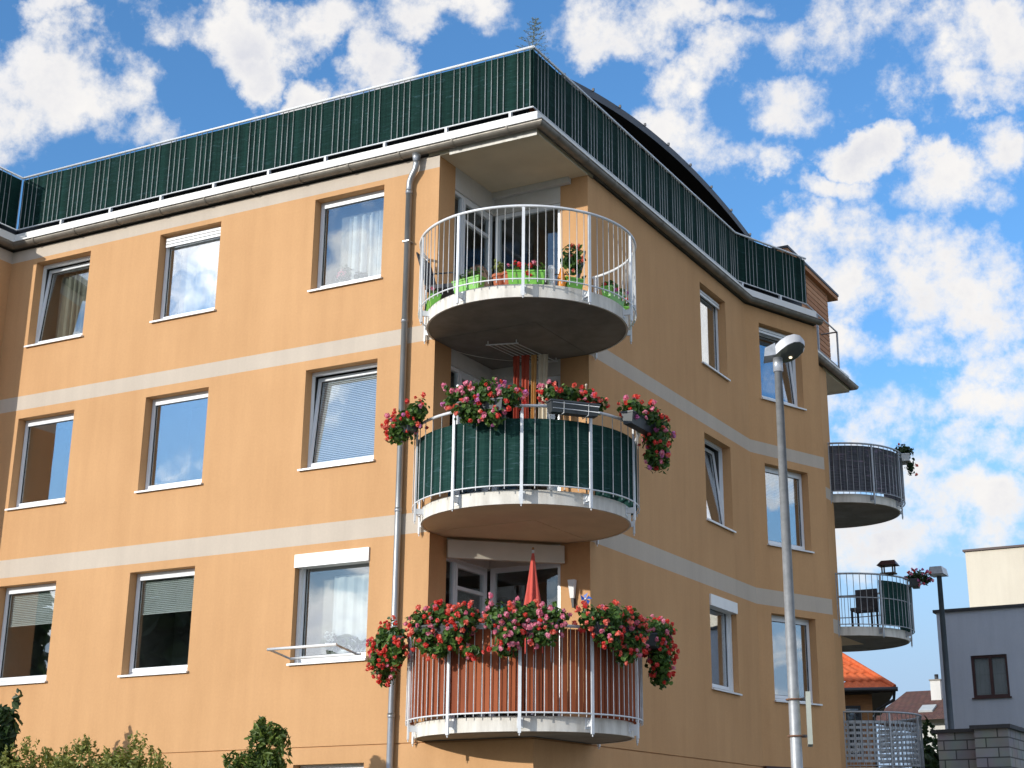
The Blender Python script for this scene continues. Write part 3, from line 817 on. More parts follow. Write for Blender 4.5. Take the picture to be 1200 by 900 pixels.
def flowers(name, label, ells, colours, nleaf, nblos, box=None, boxmat=DKPLASTIC, rack=False, seed=1, face=(.45,-.9,.25), group=None, leaf=LEAFG, lsize=.072, bscale=1.0, outer=None):
    rnd = random.Random(seed)
    zb = min(c[2]-r[2] for c,r in ells); c0 = ells[0][0]
    if box: zb = box[1][2]
    root = thing(name, label, 'flower box' if box else 'flowers', (c0[0],c0[1],zb), group)
    if box:
        a, b, h, wd = Vector(box[0]), Vector(box[1]), box[2], box[3]
        t = (b-a); t.z = 0; L = t.length; t.normalize(); fr = Fr((a.x,a.y,a.z), t, (-t.y,t.x,0))
        m = MB(); q = .025
        m.hexa([fr.p(q,0,-wd/2+q),fr.p(L-q,0,-wd/2+q),fr.p(L-q,0,wd/2-q),fr.p(q,0,wd/2-q),fr.p(0,h,-wd/2),fr.p(L,h,-wd/2),fr.p(L,h,wd/2),fr.p(0,h,wd/2)], boxmat)
        m.fbox(fr,-.008,L+.008,h-.025,h-.004,-wd/2-.008,wd/2+.008,boxmat)
        obj('planter', m, root)
        m = MB(); m.fbox(fr,.015,L-.015,h-.002,h+.006,-wd/2+.012,wd/2-.012,SOIL); obj('soil', m, root)
        if rack:
            m = MB()
            for k in (.25,.75):
                m.tube([fr.p(L*k,h+.02,wd/2+.03),fr.p(L*k,-.012,wd/2+.01),fr.p(L*k,-.012,-wd/2-.02),fr.p(L*k,h*.8,-wd/2-.03)],.006,RAILW,6)
            for hh in (.04,h*.7): m.tube([fr.p(.02,hh,-wd/2-.025),fr.p(L-.02,hh,-wd/2-.025)],.005,RAILW,6)
            obj('wire_rack', m, root)
    if len(ells) > 3: ells = [(c, tuple(q*1.14 for q in r)) for c, r in ells]; nleaf = int(nleaf*2.4); nblos = int(nblos*1.8)
    m = MB(); leaf_cards(m, ell_points(ells, nleaf, rnd, .3), lsize, leaf, rnd)
    # trailing stems at the fringe
    f = Vector(face)
    obj('foliage', m, root)
    pts = ell_points(ells, nblos*3, rnd, .88); k = 0
    rnd.shuffle(pts)
    for p, d in pts:
        if k >= nblos: break
        if d.dot(f) < -.25 + rnd.uniform(-.2,.3): continue
        if box and p[2] < box[0][2]-.75: continue
        me = rnd.choice(BLOSS[rnd.choice(colours)])
        o = obj('blossom', me, root, loc=(p[0]+d.x*.03,p[1]+d.y*.03,p[2]+d.z*.03)); s = rnd.uniform(.7,1.2)*bscale
        o.scale = (s,s,s*rnd.uniform(.8,1)); o.rotation_euler = (rnd.uniform(0,6),rnd.uniform(0,6),rnd.uniform(0,6)); k += 1
    return root
def rim_box(a, half, r, z, h=.17, wd=.17, c=BC):
    p = cyl(*c, r, a, z); t = Vector((-math.sin(R(a)), math.cos(R(a)), 0))
    return ((p[0]-t.x*half, p[1]-t.y*half, z), (p[0]+t.x*half, p[1]+t.y*half, z), h, wd)
def rim_ells(a, r, z, wids, c=BC):
    """ellipsoids placed at (angle offset deg, radial offset, height offset, rx) round the rim"""
    out = []
    for da, dr, dz, rx, rz in wids:
        p = cyl(*c, r+dr, a+da, z+dz); out.append((p, (rx, rx, rz)))
    return out
# middle balcony
G2 = 'flower boxes on the netted balcony'
z = zr2
flowers('flower_box', 'small flower box hung beside the downpipe on the netted balcony', rim_ells(-131,1.80,z,[(-7,.02,.04,.25,.19),(6,.0,.06,.24,.21),(13,0,.12,.17,.17),(-3,.06,-.10,.24,.16),(-15,.08,-.04,.16,.15)]), 'rrrmpc', 520, 30, rim_box(-130,.24,1.80,z-.15), DKPLASTIC, False, 11, group=G2)
flowers('flower_box', 'bushy flower box on the rail left of the striped cloths', rim_ells(-82,1.74,z,[(-11,0,.13,.25,.22),(2,0,.14,.26,.24),(13,0,.10,.21,.18),(-4,.07,-.10,.26,.20),(6,.07,-.20,.18,.15)]), 'rrppmc', 760, 44, rim_box(-82,.34,1.74,z-.11), DKPLASTIC, False, 12, group=G2)
flowers('flower_box', 'dark flower box in a wire rack right of the striped cloths', rim_ells(-40,1.56,z,[(-9,0,.18,.18,.15),(0,0,.20,.18,.16),(9,0,.19,.18,.15),(18,0,.13,.14,.14)]), 'rrpcc', 330, 22, rim_box(-40,.36,1.74,z-.13,.17,.18), DKPLASTIC, True, 13, group=G2)
flowers('flower_box', 'overflowing flower box trailing over the right end of the netted balcony', rim_ells(8,1.80,z,[(-14,-.02,.12,.22,.17),(-2,.04,.12,.25,.19),(8,.08,.02,.24,.22),(4,.14,-.20,.23,.26),(10,.12,-.42,.20,.22),(2,.08,-.48,.16,.16)]), 'rrpmrc', 860, 52, rim_box(0,.40,1.80,z-.13,.18,.18), DKPLASTIC, False, 14, group=G2)
# lowest balcony
G1 = 'flower boxes on the plank lined balcony'
z = zr1
flowers('flower_box', 'round mound of red flowers in front of the downpipe', rim_ells(-148,1.82,z,[(-4,.10,-.06,.26,.26),(8,.06,0,.24,.22),(2,.12,-.28,.25,.24),(-6,.10,-.45,.16,.18),(16,0,-.2,.16,.2)]), 'rrrrpc', 900, 70, rim_box(-144,.36,1.80,z-.17), DKPLASTIC, False, 21, group=G1)
flowers('flower_box', 'red flowered box spilling over the planks, second from the downpipe', rim_ells(-99,1.78,z,[(-12,0,.10,.22,.20),(0,0,.12,.23,.22),(12,0,.08,.22,.20),(-6,.08,-.14,.22,.20),(8,.06,-.16,.22,.18),(0,.08,-.32,.20,.10),(16,.05,-.34,.18,.08)]), 'rrrccp', 950, 66, rim_box(-99,.42,1.78,z-.13), DKPLASTIC, False, 22, group=G1)
flowers('flower_box', 'pink flowered box in front of the closed red parasol', rim_ells(-61,1.76,z,[(-11,0,.08,.22,.20),(0,0,.10,.22,.20),(11,0,.07,.22,.19),(-6,.08,-.14,.22,.20),(7,.07,-.15,.21,.17),(-8,.06,-.34,.16,.10),(-16,0,.24,.07,.12)]), 'ppppcr', 880, 58, rim_box(-61,.42,1.76,z-.13), DKPLASTIC, False, 23, group=G1)
flowers('flower_box', 'orange red flowered box below the blue toy windmill', rim_ells(-19,1.78,z,[(-13,0,.10,.22,.20),(-2,0,.12,.24,.20),(11,0,.08,.22,.20),(-6,.06,-.14,.22,.18),(7,.07,-.16,.22,.20),(3,.08,-.36,.16,.14)]), 'rrcccp', 880, 64, rim_box(-19,.42,1.78,z-.13), DKPLASTIC, False, 24, group=G1)
flowers('flower_box', 'shaded pink flowered box trailing at the right end over the planks', rim_ells(21,1.80,z,[(-10,.02,.06,.23,.20),(2,.04,.06,.24,.20),(8,.08,-.16,.24,.24),(0,.08,-.30,.20,.26),(6,.08,-.50,.17,.18)]), 'pprrr', 900, 54, rim_box(18,.40,1.80,z-.15), DKPLASTIC, False, 25, group=G1)
# top balcony planters on the floor
z = zt3+.01
GT = 'lime planters on the open top balcony'
def on_floor(a, r, half, name, label, cols, nl, nb, dz=.22, seed=1, h=.17, pm=GREENPLASTIC, rz=.12):
    p = cyl(*BC, r, a, z)
    t = Vector((-math.sin(R(a)), math.cos(R(a)), 0))
    ells = [((p[0]+t.x*k*half, p[1]+t.y*k*half, z+dz+rz*.4), (.15,.13,rz)) for k in (-.6,0,.6)]
    flowers(name, label, ells, cols, nl, nb, rim_box(a, half, r, z, h, .16), pm, False, seed, group=GT)
on_floor(-141, 1.42, .30, 'flower_box', 'long lime planter with sparse leaves at the left end of the top balcony', 'p', 40, 2, .14, 31, .18)
on_floor(-98, 1.40, .24, 'flower_box', 'lime planter with dark leaves in front of the brown chair', 'p', 70, 1, .18, 32, .19)
on_floor(-62, 1.40, .27, 'flower_box', 'lime planter with pink red blossoms at the middle of the top balcony', 'rp', 80, 14, .20, 33, .21)
on_floor(-33, 1.36, .14, 'flower_box', 'lime planter holding a tall bushy plant beside the orange jug', 'c', 260, 9, .34, 34, .18, rz=.30)
on_floor(2, 1.40, .26, 'flower_box', 'lime planter with purple blossoms at the right of the top balcony', 'mr', 90, 8, .20, 35, .21)
on_floor(36, 1.42, .2, 'flower_box', 'lime planter with red blossoms by the right wall of the top balcony', 'r', 70, 6, .2, 36, .2)

def lathe(mb, c, prof, mat, n=16):
    rings = [[(c[0]+r*math.cos(2*PI*k/n), c[1]+r*math.sin(2*PI*k/n), c[2]+zz) for k in range(n)] for r, zz in prof]
    for a, b in zip(rings, rings[1:]): mb.strip(a, b, mat, True, True)
for a, r_, lab in ((-79,1.30,'terracotta pot with a yellow green plant on the top balcony'), (-72,1.36,'small empty terracotta pot left of the middle lime planter')):
    p = cyl(*BC, r_, a, z); k = thing('flower_pot', lab, 'flower pot', p)
    m = MB(); lathe(m, p, [(0,0),(.075,0),(.10,.17),(.115,.17),(.115,.21),(.095,.21),(.09,.17),(0,.17)], TERRACOTTA); obj('pot', m, k)
    if a == -79:
        m = MB(); leaf_cards(m, ell_points([((p[0],p[1],p[2]+.32),(.14,.14,.14))], 90, random.Random(5), .2), .06, LEAFSHRUB, random.Random(6)); obj('foliage', m, k)
p = cyl(*BC, 1.38, -41, z); k = thing('watering_jug', 'orange plastic jug among the planters on the top balcony', 'jug', p)
m = MB(); lathe(m, p, [(0,0),(.06,0),(.055,.16),(.03,.26),(.028,.30),(0,.30)], ORANGEPOT); m.tube([(p[0]+.05,p[1],p[2]+.06),(p[0]+.13,p[1]+.02,p[2]+.14),(p[0]+.06,p[1],p[2]+.24)],.01,ORANGEPOT,6); obj('body', m, k)
p = cyl(*BC, 1.36, -47, z); m = MB(); lathe(m, p, [(0,0),(.05,0),(.06,.12),(.045,.2),(.06,.27),(.04,.33),(0,.35)], WHITEPLASTIC); o = obj('garden_figure', m, loc=p); tag(o, 'small white garden figure beside the orange jug', 'figure')

# chairs on the top balcony
def chair(loc, rot, mat, label, round_back=False):
    k = thing('balcony_chair', label, 'chair', loc, 'chairs on the top balcony'); c, s = math.cos(rot), math.sin(rot)
    fr = Fr(loc, (c,s,0), (-s,c,0)); lz = 0
    m = MB(); m.fbox(fr,-.24,.24,.40,.46,-.24,.24,mat); obj('seat', m, k)
    m = MB()
    if round_back:
        pts = [fr.p(.30*math.cos(PI*q/12), .44+.46*math.sin(PI*q/12), .24+.08*math.sin(PI*q/12)) for q in range(13)]
        pb = [fr.p(.30*math.cos(PI*q/12), .44+.46*math.sin(PI*q/12), .28+.08*math.sin(PI*q/12)) for q in range(13)]
        m.quad(pts, mat); m.quad(list(reversed(pb)), mat); m.strip(pts, pb, mat)
        m.tube(pts,.014,BROWNCLOTH,6)
    else:
        m.hexa([fr.p(-.24,.46,.20),fr.p(.24,.46,.20),fr.p(.24,.46,.24),fr.p(-.24,.46,.24),fr.p(-.24,.98,.36),fr.p(.24,.98,.36),fr.p(.24,.98,.39),fr.p(-.24,.98,.39)], mat)
        m.tube([fr.p(-.26,.46,.22),fr.p(-.26,1.0,.38),fr.p(.26,1.0,.38),fr.p(.26,.46,.22)],.013,DARKMETAL,6)
    obj('backrest', m, k)
    for u in (-.22,.22):
        for d in (-.22,.22):
            m = MB(); m.tube([fr.p(u,0,d*1.08),fr.p(u,.40,d)],.013,DARKMETAL,6); obj('leg', m, k)
        m = MB(); m.tube([fr.p(u*1.1,.42,-.22),fr.p(u*1.1,.62,-.22),fr.p(u*1.1,.64,.26)],.012,DARKMETAL,6); obj('armrest', m, k)
zf = zt3+.005
chair((-1.38,-.28,zf), R(100), GREYCLOTH, 'dark folding chair at the left of the top balcony')
chair((-.95,.35,zf), R(160), BROWNCLOTH, 'round backed brown wicker chair behind the lime planters', True)
chair((.10,.55,zf), R(-60), GREYCLOTH, 'dark grey chair at the right of the top balcony')

# middle balcony: striped cloths on ceiling lines
zc = 8.925
root = thing('laundry_rack', 'white ceiling laundry lines above the netted balcony', 'laundry rack', (-.8,1.0,zc))
for i in range(6):
    m = MB(); t = i/5
    m.tube([(-1.06+.42*t,.44+.13*t,zc-.045),(-.95+.42*t,1.55+.10*t,zc-.045)],.006,WHITE,6); obj('line', m, root)
m = MB(); m.tube([(-1.09,.43,zc-.045),(-.61,.58,zc-.045)],.012,WHITE,6)
for q in ((-1.06,.44),(-.64,.57)): m.tube([(*q,zc-.045),(*q,zc+.014)],.008,WHITE,6)
obj('bracket', m, root)
m = MB(); m.tube([(-.98,1.54,zc-.045),(-.50,1.66,zc-.045)],.012,WHITE,6)
for q in ((-.95,1.55),(-.53,1.65)): m.tube([(*q,zc-.045),(*q,zc+.014)],.008,WHITE,6)
obj('bracket', m, root)
def hang(u0, u1, z0, mat, label, seed, y=1.25, z1=zc-.05):
    fr = Fr((0,y,0),(1,0.15,0),(0,1,0)); mb = MB(); n = 24
    rows = 8; rnd = random.Random(seed)
    for j in range(rows+1):
        for k in range(n+1):
            t = k/n; s = j/rows
            amp = .012+.02*s; o = amp*math.sin(t*4*PI+seed+.6*math.sin(s*3))
            mb.v.append(fr.p(u0+(u1-u0)*(t*(1-.18*math.sin(s*PI))+.09*math.sin(s*PI)), z0+(z1-z0)*(1-s), o))
    mi = mb.mi(mat)
    for j in range(rows):
        for k in range(n):
            i = j*(n+1)+k; mb.f.append((i,i+1,i+n+2,i+n+1)); mb.m.append(mi); mb.smooth.append(True)
    tag(obj('hanging_cloth', mb), label, 'cloth', 'striped cloths hung over the netted balcony')
hang(-1.00,-.89,7.35,REDCLOTH,'rust red cloth, leftmost hung over the netted balcony',1)
hang(-.865,-.73,7.28,REDCLOTH,'wider rust red cloth hung beside the ochre cloth',2)
hang(-.715,-.62,7.33,YELLOWCLOTH,'ochre yellow cloth hung between red and cream cloths',3,1.28)
hang(-.605,-.44,7.3,CREAMCLOTH,'cream cloth hung rightmost over the netted balcony',4,1.3)
m = MB(); m.tube([(-1.25,-.08,6.2),(-1.25,-.08,8.1)],.022,WHITE,10); lathe(m,(-1.25,-.08,8.1),[(.03,0),(.03,.03),(0,.045)],WHITE,10)
tag(obj('awning_pole', m, loc=(-1.25,-.08,6.2)), 'upright white pole behind the bushy flower box', 'pole')
p = cyl(*BC,1.5,-28,0); m = MB(); m.tube([(p[0],p[1],6.2),(p[0],p[1],7.72)],.012,CREAMCLOTH,8); lathe(m,(p[0],p[1],7.72),[(.016,0),(.016,.02),(0,.03)],CREAMCLOTH,8)
tag(obj('bamboo_cane', m, loc=(p[0],p[1],6.2)), 'thin pale cane standing above the racked flower box', 'cane')

# lowest balcony: parasol, wall lamp, windmill
pp = (-.36,.62,zt1)
k = thing('closed_parasol', 'closed red parasol standing on the plank lined balcony', 'parasol', pp)
m = MB(); m.tube([(pp[0],pp[1],zt1+.04),(pp[0],pp[1],5.72)],.018,WHITE,10); obj('pole', m, k)
m = MB(); lathe(m, pp, [(0,0),(.22,0),(.22,.05),(.05,.09),(.03,.16),(0,.16)], DARKMETAL); obj('base', m, k)
m = MB(); rings = []
for j in range(15):
    t = j/14; zz = 5.70-1.45*t; rr = .012+.155*t**.85*(1-.25*max(0,t-.8)*5)
    rings.append([(pp[0]+rr*(1+.30*math.cos(6*an+2.2*t)*min(1,t*2))*math.cos(an), pp[1]+rr*(1+.30*math.cos(6*an+2.2*t)*min(1,t*2))*math.sin(an), zz) for an in [2*PI*q/48 for q in range(48)]])
for a, b in zip(rings, rings[1:]): m.strip(a, b, PARASOL, True, True)
m.quad(list(reversed(rings[-1])), PARASOL)
obj('canopy', m, k)
m = MB(); lathe(m,(pp[0],pp[1],5.70),[(.014,0),(.02,.02),(.012,.05),(0,.06)],WOODWALL,10); obj('finial', m, k)
k = thing('wall_lamp', 'slim white wall lamp on the orange strip of the lowest niche', 'wall lamp', (-.27,NI,5.2))
m = MB(); m.hexa([(-.30,NI-.075,5.16),(-.24,NI-.075,5.16),(-.245,NI-.02,5.16),(-.295,NI-.02,5.16),(-.325,NI-.11,5.43),(-.215,NI-.11,5.43),(-.215,NI-.02,5.43),(-.325,NI-.02,5.43)], WHITE); obj('shade', m, k)
m = MB(); m.hexa([(-.275,NI-.06,5.02),(-.245,NI-.06,5.02),(-.245,NI-.02,5.02),(-.275,NI-.02,5.02),(-.29,NI-.07,5.16),(-.245,NI-.07,5.16),(-.245,NI-.02,5.16),(-.29,NI-.02,5.16)], DARKMETAL); m.box(-.30,-.24,NI-.02,NI-.001,5.08,5.36,DARKMETAL); obj('mount', m, k)
p = cyl(*BC,1.60,-31,zr1-.05); k = thing('toy_windmill', 'blue toy windmill on a stick in the orange red flowers', 'toy windmill', p)
m = MB(); m.tube([p,(p[0],p[1],p[2]+.42)],.006,YELLOWCLOTH,6); obj('stick', m, k)
m = MB(); fr = Fr((p[0],p[1]-.02,0),(.9,.44,0),(-.44,.9,0)); zc_ = p[2]+.42
for q in range(5):
    an = 2*PI*q/5; d = (math.cos(an),math.sin(an)); e = (math.cos(an+.9),math.sin(an+.9))
    m.quad([fr.p(0,zc_,0),fr.p(.085*d[0],zc_+.085*d[1],-.02),fr.p(.06*e[0],zc_+.06*e[1],.015)], BLUEPLASTIC)
lathe(m,(p[0],p[1]-.03,zc_-.012),[(0,0),(.014,.006),(.014,.018),(0,.024)],WHITE,8)
obj('rotor', m, k)
p = cyl(*BC,1.62,-72,zr1); m = MB(); lathe(m,(p[0],p[1],zr1+.10),[(0,0),(.025,.02),(.034,.07),(.026,.13),(0,.16)],TEALPLASTIC,12); m.tube([(p[0],p[1],zr1-.1),(p[0],p[1],zr1+.11)],.006,TEALPLASTIC,6)
tag(obj('watering_globe', m, loc=(p[0],p[1],zr1-.1)), 'teal watering globe standing in the pink flowered box', 'watering globe')

# drying rack on the lower window
k = thing('drying_rack', 'white folding drying rack fixed to the lower window sill', 'drying rack', (-3.4,-.05,4.28))
m = MB(); m.tube([(-4.12,-.53,4.40),(-2.90,-.53,4.40)],.022,WHITE,8); obj('front_bar', m, k)
m = MB(); m.tube([(-4.06,-.07,4.31),(-2.80,-.07,4.31)],.018,WHITE,8); obj('rear_bar', m, k)
for x in (-4.10,-2.92):
    m = MB(); m.tube([(x,-.53,4.40),(x+.05,-.07,4.31)],.016,GALV,8); obj('arm', m, k)
# orchids inside that window
k = thing('orchid_plant', 'white orchid with strap leaves inside the window behind the drying rack', 'plant', (-3.35,.34,4.31))
m = MB(); lathe(m,(-3.35,.34,4.31),[(0,0),(.06,0),(.08,.13),(.07,.13),(0,.11)],WHITEPLASTIC); obj('pot', m, k)
m = MB(); rnd = random.Random(9)
for q in range(26):
    an = rnd.uniform(0,2*PI); l = rnd.uniform(.18,.42); c = (-3.35+rnd.uniform(-.35,.5),.33,4.43)
    pts = [Vector((c[0]+math.cos(an)*l*t, c[1]+math.sin(an)*.06*t, c[2]+l*(1.1*t-.9*t*t)*1.6)) for t in (0,.25,.5,.75,1)]
    w = [.012,.028,.03,.022,.002]
    m.strip([p_+Vector((0,-.0,w_)) for p_,w_ in zip(pts,w)],[p_-Vector((0,.01,w_)) for p_,w_ in zip(pts,w)],LEAFDARK,True)
obj('foliage', m, k)
for q in range(7):
    o = obj('blossom', blossom_mesh('blossom', WHITEPLASTIC, rnd, .03, 12), k, loc=(-3.58+rnd.uniform(-.07,.07),.25+rnd.uniform(-.03,.02),4.62+rnd.uniform(-.10,.10)))
# plant on the sill of the top window
k = thing('potted_plant', 'red leaved plant inside the top window beside the downpipe', 'plant', (-3.75,.36,10.18))
m = MB(); lathe(m,(-3.75,.36,10.18),[(0,0),(.06,0),(.08,.12),(.07,.12),(0,.1)],TERRACOTTA); obj('pot', m, k)
m = MB(); leaf_cards(m, ell_points([((-3.72,.34,10.46),(.20,.08,.16)),((-3.4,.34,10.38),(.16,.07,.10))], 60, random.Random(4), .2), .09, LEAFDARK, random.Random(4), aspect=1.6); obj('foliage', m, k)
for q in range(5): obj('blossom', BLOSS['p'][q%3], k, loc=(-3.80+.03*q,.30,10.42+.04*(q%3)))

# wispy pale plant on the terrace corner
k = thing('terrace_plant', 'wispy silvery plant poking above the green screened roof corner', 'plant', (-.5,.55,12.41))
rnd = random.Random(12)
m = MB(); lathe(m,(-.5,.55,12.41),[(0,0),(.16,0),(.2,.35),(.18,.35),(0,.32)],TERRACOTTA); obj('pot', m, k)
m = MB(); m.tube([(-.5,.55,12.7),(-.42,.55,13.5),(-.33,.55,14.38)],[.016,.010,.002],LEAFSILVER,6)
f = MB()
for q in range(64):
    zz = 13.45+.90*q/64; L = .30*(1-(q/64))**.7+.04; an = q*2.4; xx = -.42+.09*(zz-13.5)/.88
    tip = (xx+L*math.cos(an), .55+L*math.sin(an), zz+.35*L)
    m.tube([(xx,.55,zz),tip],[.003,.001],LEAFSILVER,4)
    pts = []
    for t in range(12):
        u = .1+.9*t/11; pts.append(((xx+L*u*math.cos(an)+rnd.gauss(0,.006),.55+L*u*math.sin(an)+rnd.gauss(0,.006),zz+.35*L*u+rnd.gauss(0,.008)),(0,0,1)))
    leaf_cards(f, pts, .017, LEAFSILVER, rnd, .4, 2.2)
obj('stem', m, k); obj('foliage', f, k)

# ------------------------------------------------------------------ far balcony details
flowers('flower_box', 'white box of trailing green leaves on the far netted balcony', [(cyl(*FC,1.66,14,zg3+.12),(.30,.30,.19)),(cyl(*FC,1.80,14,zg3-.25),(.16,.16,.26))], 'c', 460, 3, rim_box(14,.24,1.70,zg3-.16,.17,.2,FC), WHITEPLASTIC, False, 41, leaf=LEAFDARK, lsize=.07)
flowers('flower_box', 'dark flower box projecting from the far balcony with the bird house', [(cyl(*FC,1.78,6,zg2+.08),(.32,.30,.19)),(cyl(*FC,1.98,10,zg2+.04),(.2,.22,.15))], 'mrp', 520, 30, rim_box(8,.26,1.72,zg2-.14,.16,.2,FC), DKPLASTIC, False, 42, leaf=LEAFDARK, lsize=.07)
p = cyl(*FC, RR, -30, zg2+.02); k = thing('bird_house', 'small brown wooden bird feeder standing on the far balcony rail', 'bird feeder', p)
m = MB(); m.box(p[0]-.16,p[0]+.16,p[1]-.12,p[1]+.12,p[2],p[2]+.03,BARK); obj('tray', m, k)
for sx in (-1,1):
    for sy in (-1,1):
        m = MB(); m.box(p[0]+sx*.12-.014,p[0]+sx*.12+.014,p[1]+sy*.09-.014,p[1]+sy*.09+.014,p[2]+.03,p[2]+.20,BARK); obj('post', m, k)
m = MB(); m.hexa([(p[0]-.22,p[1]-.17,p[2]+.19),(p[0]+.22,p[1]-.17,p[2]+.19),(p[0]+.22,p[1]+.17,p[2]+.19),(p[0]-.22,p[1]+.17,p[2]+.19),(p[0]-.15,p[1]-.02,p[2]+.31),(p[0]+.15,p[1]-.02,p[2]+.31),(p[0]+.15,p[1]+.02,p[2]+.31),(p[0]-.15,p[1]+.02,p[2]+.31)], MAROON); obj('roof', m, k)
k = thing('garden_chair', 'dark chair standing on the far balcony behind its bars', 'chair', (.35,14.6,zf2))
m = MB(); m.box(.1,.6,14.4,14.85,zf2+.4,zf2+.46,GREYCLOTH); obj('seat', m, k)
m = MB(); m.box(.1,.6,14.85,14.90,zf2+.4,zf2+.92,GREYCLOTH); obj('backrest', m, k)
for x in (.13,.57):
    for y in (14.43,14.87): m = MB(); m.box(x-.02,x+.02,y-.02,y+.02,zf2,zf2+.4,DARKMETAL); obj('leg', m, k)

RUST = surf('rusty_strap', (.22,.10,.05), (.14,.07,.04), 20, .8)
SIGNGREY = surf('faded_sign_back', (.40,.42,.36), (.32,.34,.29), 5, .6)
# ------------------------------------------------------------------ street lamps
lx, ly = 5.79, -6.05
k = thing('street_lamp', 'galvanised street lamp in front of the shaded side wall', 'street lamp', (lx,ly,0))
m = MB(); m.tube([(lx,ly,0),(lx,ly,1.2),(lx,ly,1.25),(lx,ly,5.80)],[.073,.071,.054,.034],GALV,20); m.tube([(lx,ly,5.69),(lx,ly,5.82)],.044,GALV,16); obj('pole', m, k)
ax = Vector((.90,.435,0)).normalized()   # head points to the street
sd = Vector((-ax.y,ax.x,0))
def hd(u, s_, zz): q_ = Vector((lx,ly,5.83))+ax*u+sd*s_; return (q_.x,q_.y,q_.z+zz+u*.36-s_*.55)
HEADM = surf('lamp_housing', (.60,.60,.62), (.52,.52,.54), 4, .45)
m = MB()
secs = [(-.03,.03,.095),(.025,.07,.11),(.085,.10,.11),(.145,.105,.10),(.20,.085,.08),(.235,.045,.06),(.25,.015,.05)]
rings = [[hd(u,-w,0),hd(u,w,0),hd(u,w,h*.75),hd(u,w*.7,h),hd(u,-w*.7,h),hd(u,-w,h*.75)] for u,w,h in secs]
for q_ in range(6): m.strip([r_[q_] for r_ in rings], [r_[(q_+1)%6] for r_ in rings], HEADM, True)
m.quad(rings[0], HEADM); m.quad(list(reversed(rings[-1])), HEADM)
obj('head', m, k)
m = MB(); m.hexa([hd(-.125,-.04,.02),hd(-.02,-.04,.0),hd(-.02,.04,.0),hd(-.125,.04,.02),hd(-.115,-.035,.10),hd(-.02,-.035,.115),hd(-.02,.035,.115),hd(-.115,.035,.10)], GALV); obj('spigot_box', m, k)
m = MB(); lens = bpy.data.materials.new('lamp_lens'); lens.use_nodes = True
pb_ = lens.node_tree.nodes['Principled BSDF']; pb_.inputs['Base Color'].default_value = (.11,.115,.095,1); pb_.inputs['Roughness'].default_value = .12
prof = [(-.95,-.003),(-.6,-.02),(0,-.028),(.6,-.02),(.95,-.003)]
rings = [[hd(u,w*q,zz if 0 < i_ < 6 else -.004) for q,zz in prof] for i_,(u,w,h) in enumerate(secs)]
for a, b in zip(rings, rings[1:]): m.strip(a, b, lens, True)
obj('lens', m, k)
m = MB(); lathe(m, hd(.12,.02,-.03), [(0,-.012),(.014,-.006),(.016,.004),(0,.01)], WHITE, 10)
em = bpy.data.materials.new('lit_bulb'); em.use_nodes = True; e_ = em.node_tree.nodes['Principled BSDF']; e_.inputs['Emission Color'].default_value = (1,.80,.5,1); e_.inputs['Emission Strength'].default_value = 1.2
m.mats = [em]; obj('bulb', m, k)
k2 = thing('pole_sign', 'narrow sign strapped to the street lamp pole, seen edge on', 'sign', (lx+.09,ly+.03,2.5))
m = MB(); fr = Fr((lx,ly,0), (.944,.33,0), (-.33,.944,0)); m.fbox(fr,.10,.14,2.43,2.86,-.06,.30,SIGNGREY); obj('plate', m, k2)
for zz in (2.50,2.80):
    m = MB(); m.tube([(lx+.062*math.cos(2*PI*q/16),ly+.062*math.sin(2*PI*q/16),zz) for q in range(16)],.008,RUST,6,closed=True); m.fbox(fr,.055,.096,zz-.012,zz+.012,-.012,.012,DARKMETAL); obj('strap', m, k2)
fx, fy = 1.35, 17.6
k = thing('street_lamp', 'dark grey street lamp far off, in front of the grey house', 'street lamp', (fx,fy,0))
m = MB(); m.tube([(fx,fy,0),(fx,fy,7.75)],[.09,.06],DARKMETAL,12)
m.mats = [surf('slate_paint',(.10,.12,.14),(.08,.10,.12),5,.5)]; obj('pole', m, k)
m = MB(); m.hexa([(fx-.18,fy-.35,7.74),(fx+.18,fy-.35,7.74),(fx+.18,fy+.2,7.74),(fx-.18,fy+.2,7.74),(fx-.14,fy-.3,7.92),(fx+.14,fy-.3,7.92),(fx+.14,fy+.2,7.92),(fx-.14,fy+.2,7.92)], GALV)
m.box(fx-.13,fx+.13,fy-.3,fy-.02,7.725,7.741,WHITE); obj('head', m, k)

# ------------------------------------------------------------------ neighbouring houses
k = thing('grey_house', 'flat roofed blue grey rendered house with a dark red framed window', 'house', (4,24,0))
gw = (.473,1.451,5.46,6.58)
fg = Fr((0,24,0),(1,0,0),(0,1,0))
obj('wall', wall_mesh(fg,-.37,9,0,7.8,[gw],depth=.12,mat=GREYSTUCCO), k)
m = MB(); m.quad([(-.37,24,0),(-.37,34,0),(-.37,34,7.8),(-.37,24,7.8)],GREYSTUCCO); m.quad([(9,24,0),(9,34,0),(9,34,7.8),(9,24,7.8)],GREYSTUCCO); m.quad([(-.37,34,0),(9,34,0),(9,34,7.8),(-.37,34,7.8)],GREYSTUCCO); obj('wall', m, k)
m = MB(); m.box(-.45,9.08,23.93,34.05,7.8,7.88,DARKMETAL); obj('roof', m, k)
m = MB()
m.fbox(fg,gw[0],gw[0]+.07,gw[2],gw[3],.05,.14,MAROON); m.fbox(fg,gw[1]-.07,gw[1],gw[2],gw[3],.05,.14,MAROON); m.fbox(fg,gw[0]+.07,gw[1]-.07,gw[2],gw[2]+.07,.05,.14,MAROON); m.fbox(fg,gw[0]+.07,gw[1]-.07,gw[3]-.07,gw[3],.05,.14,MAROON)
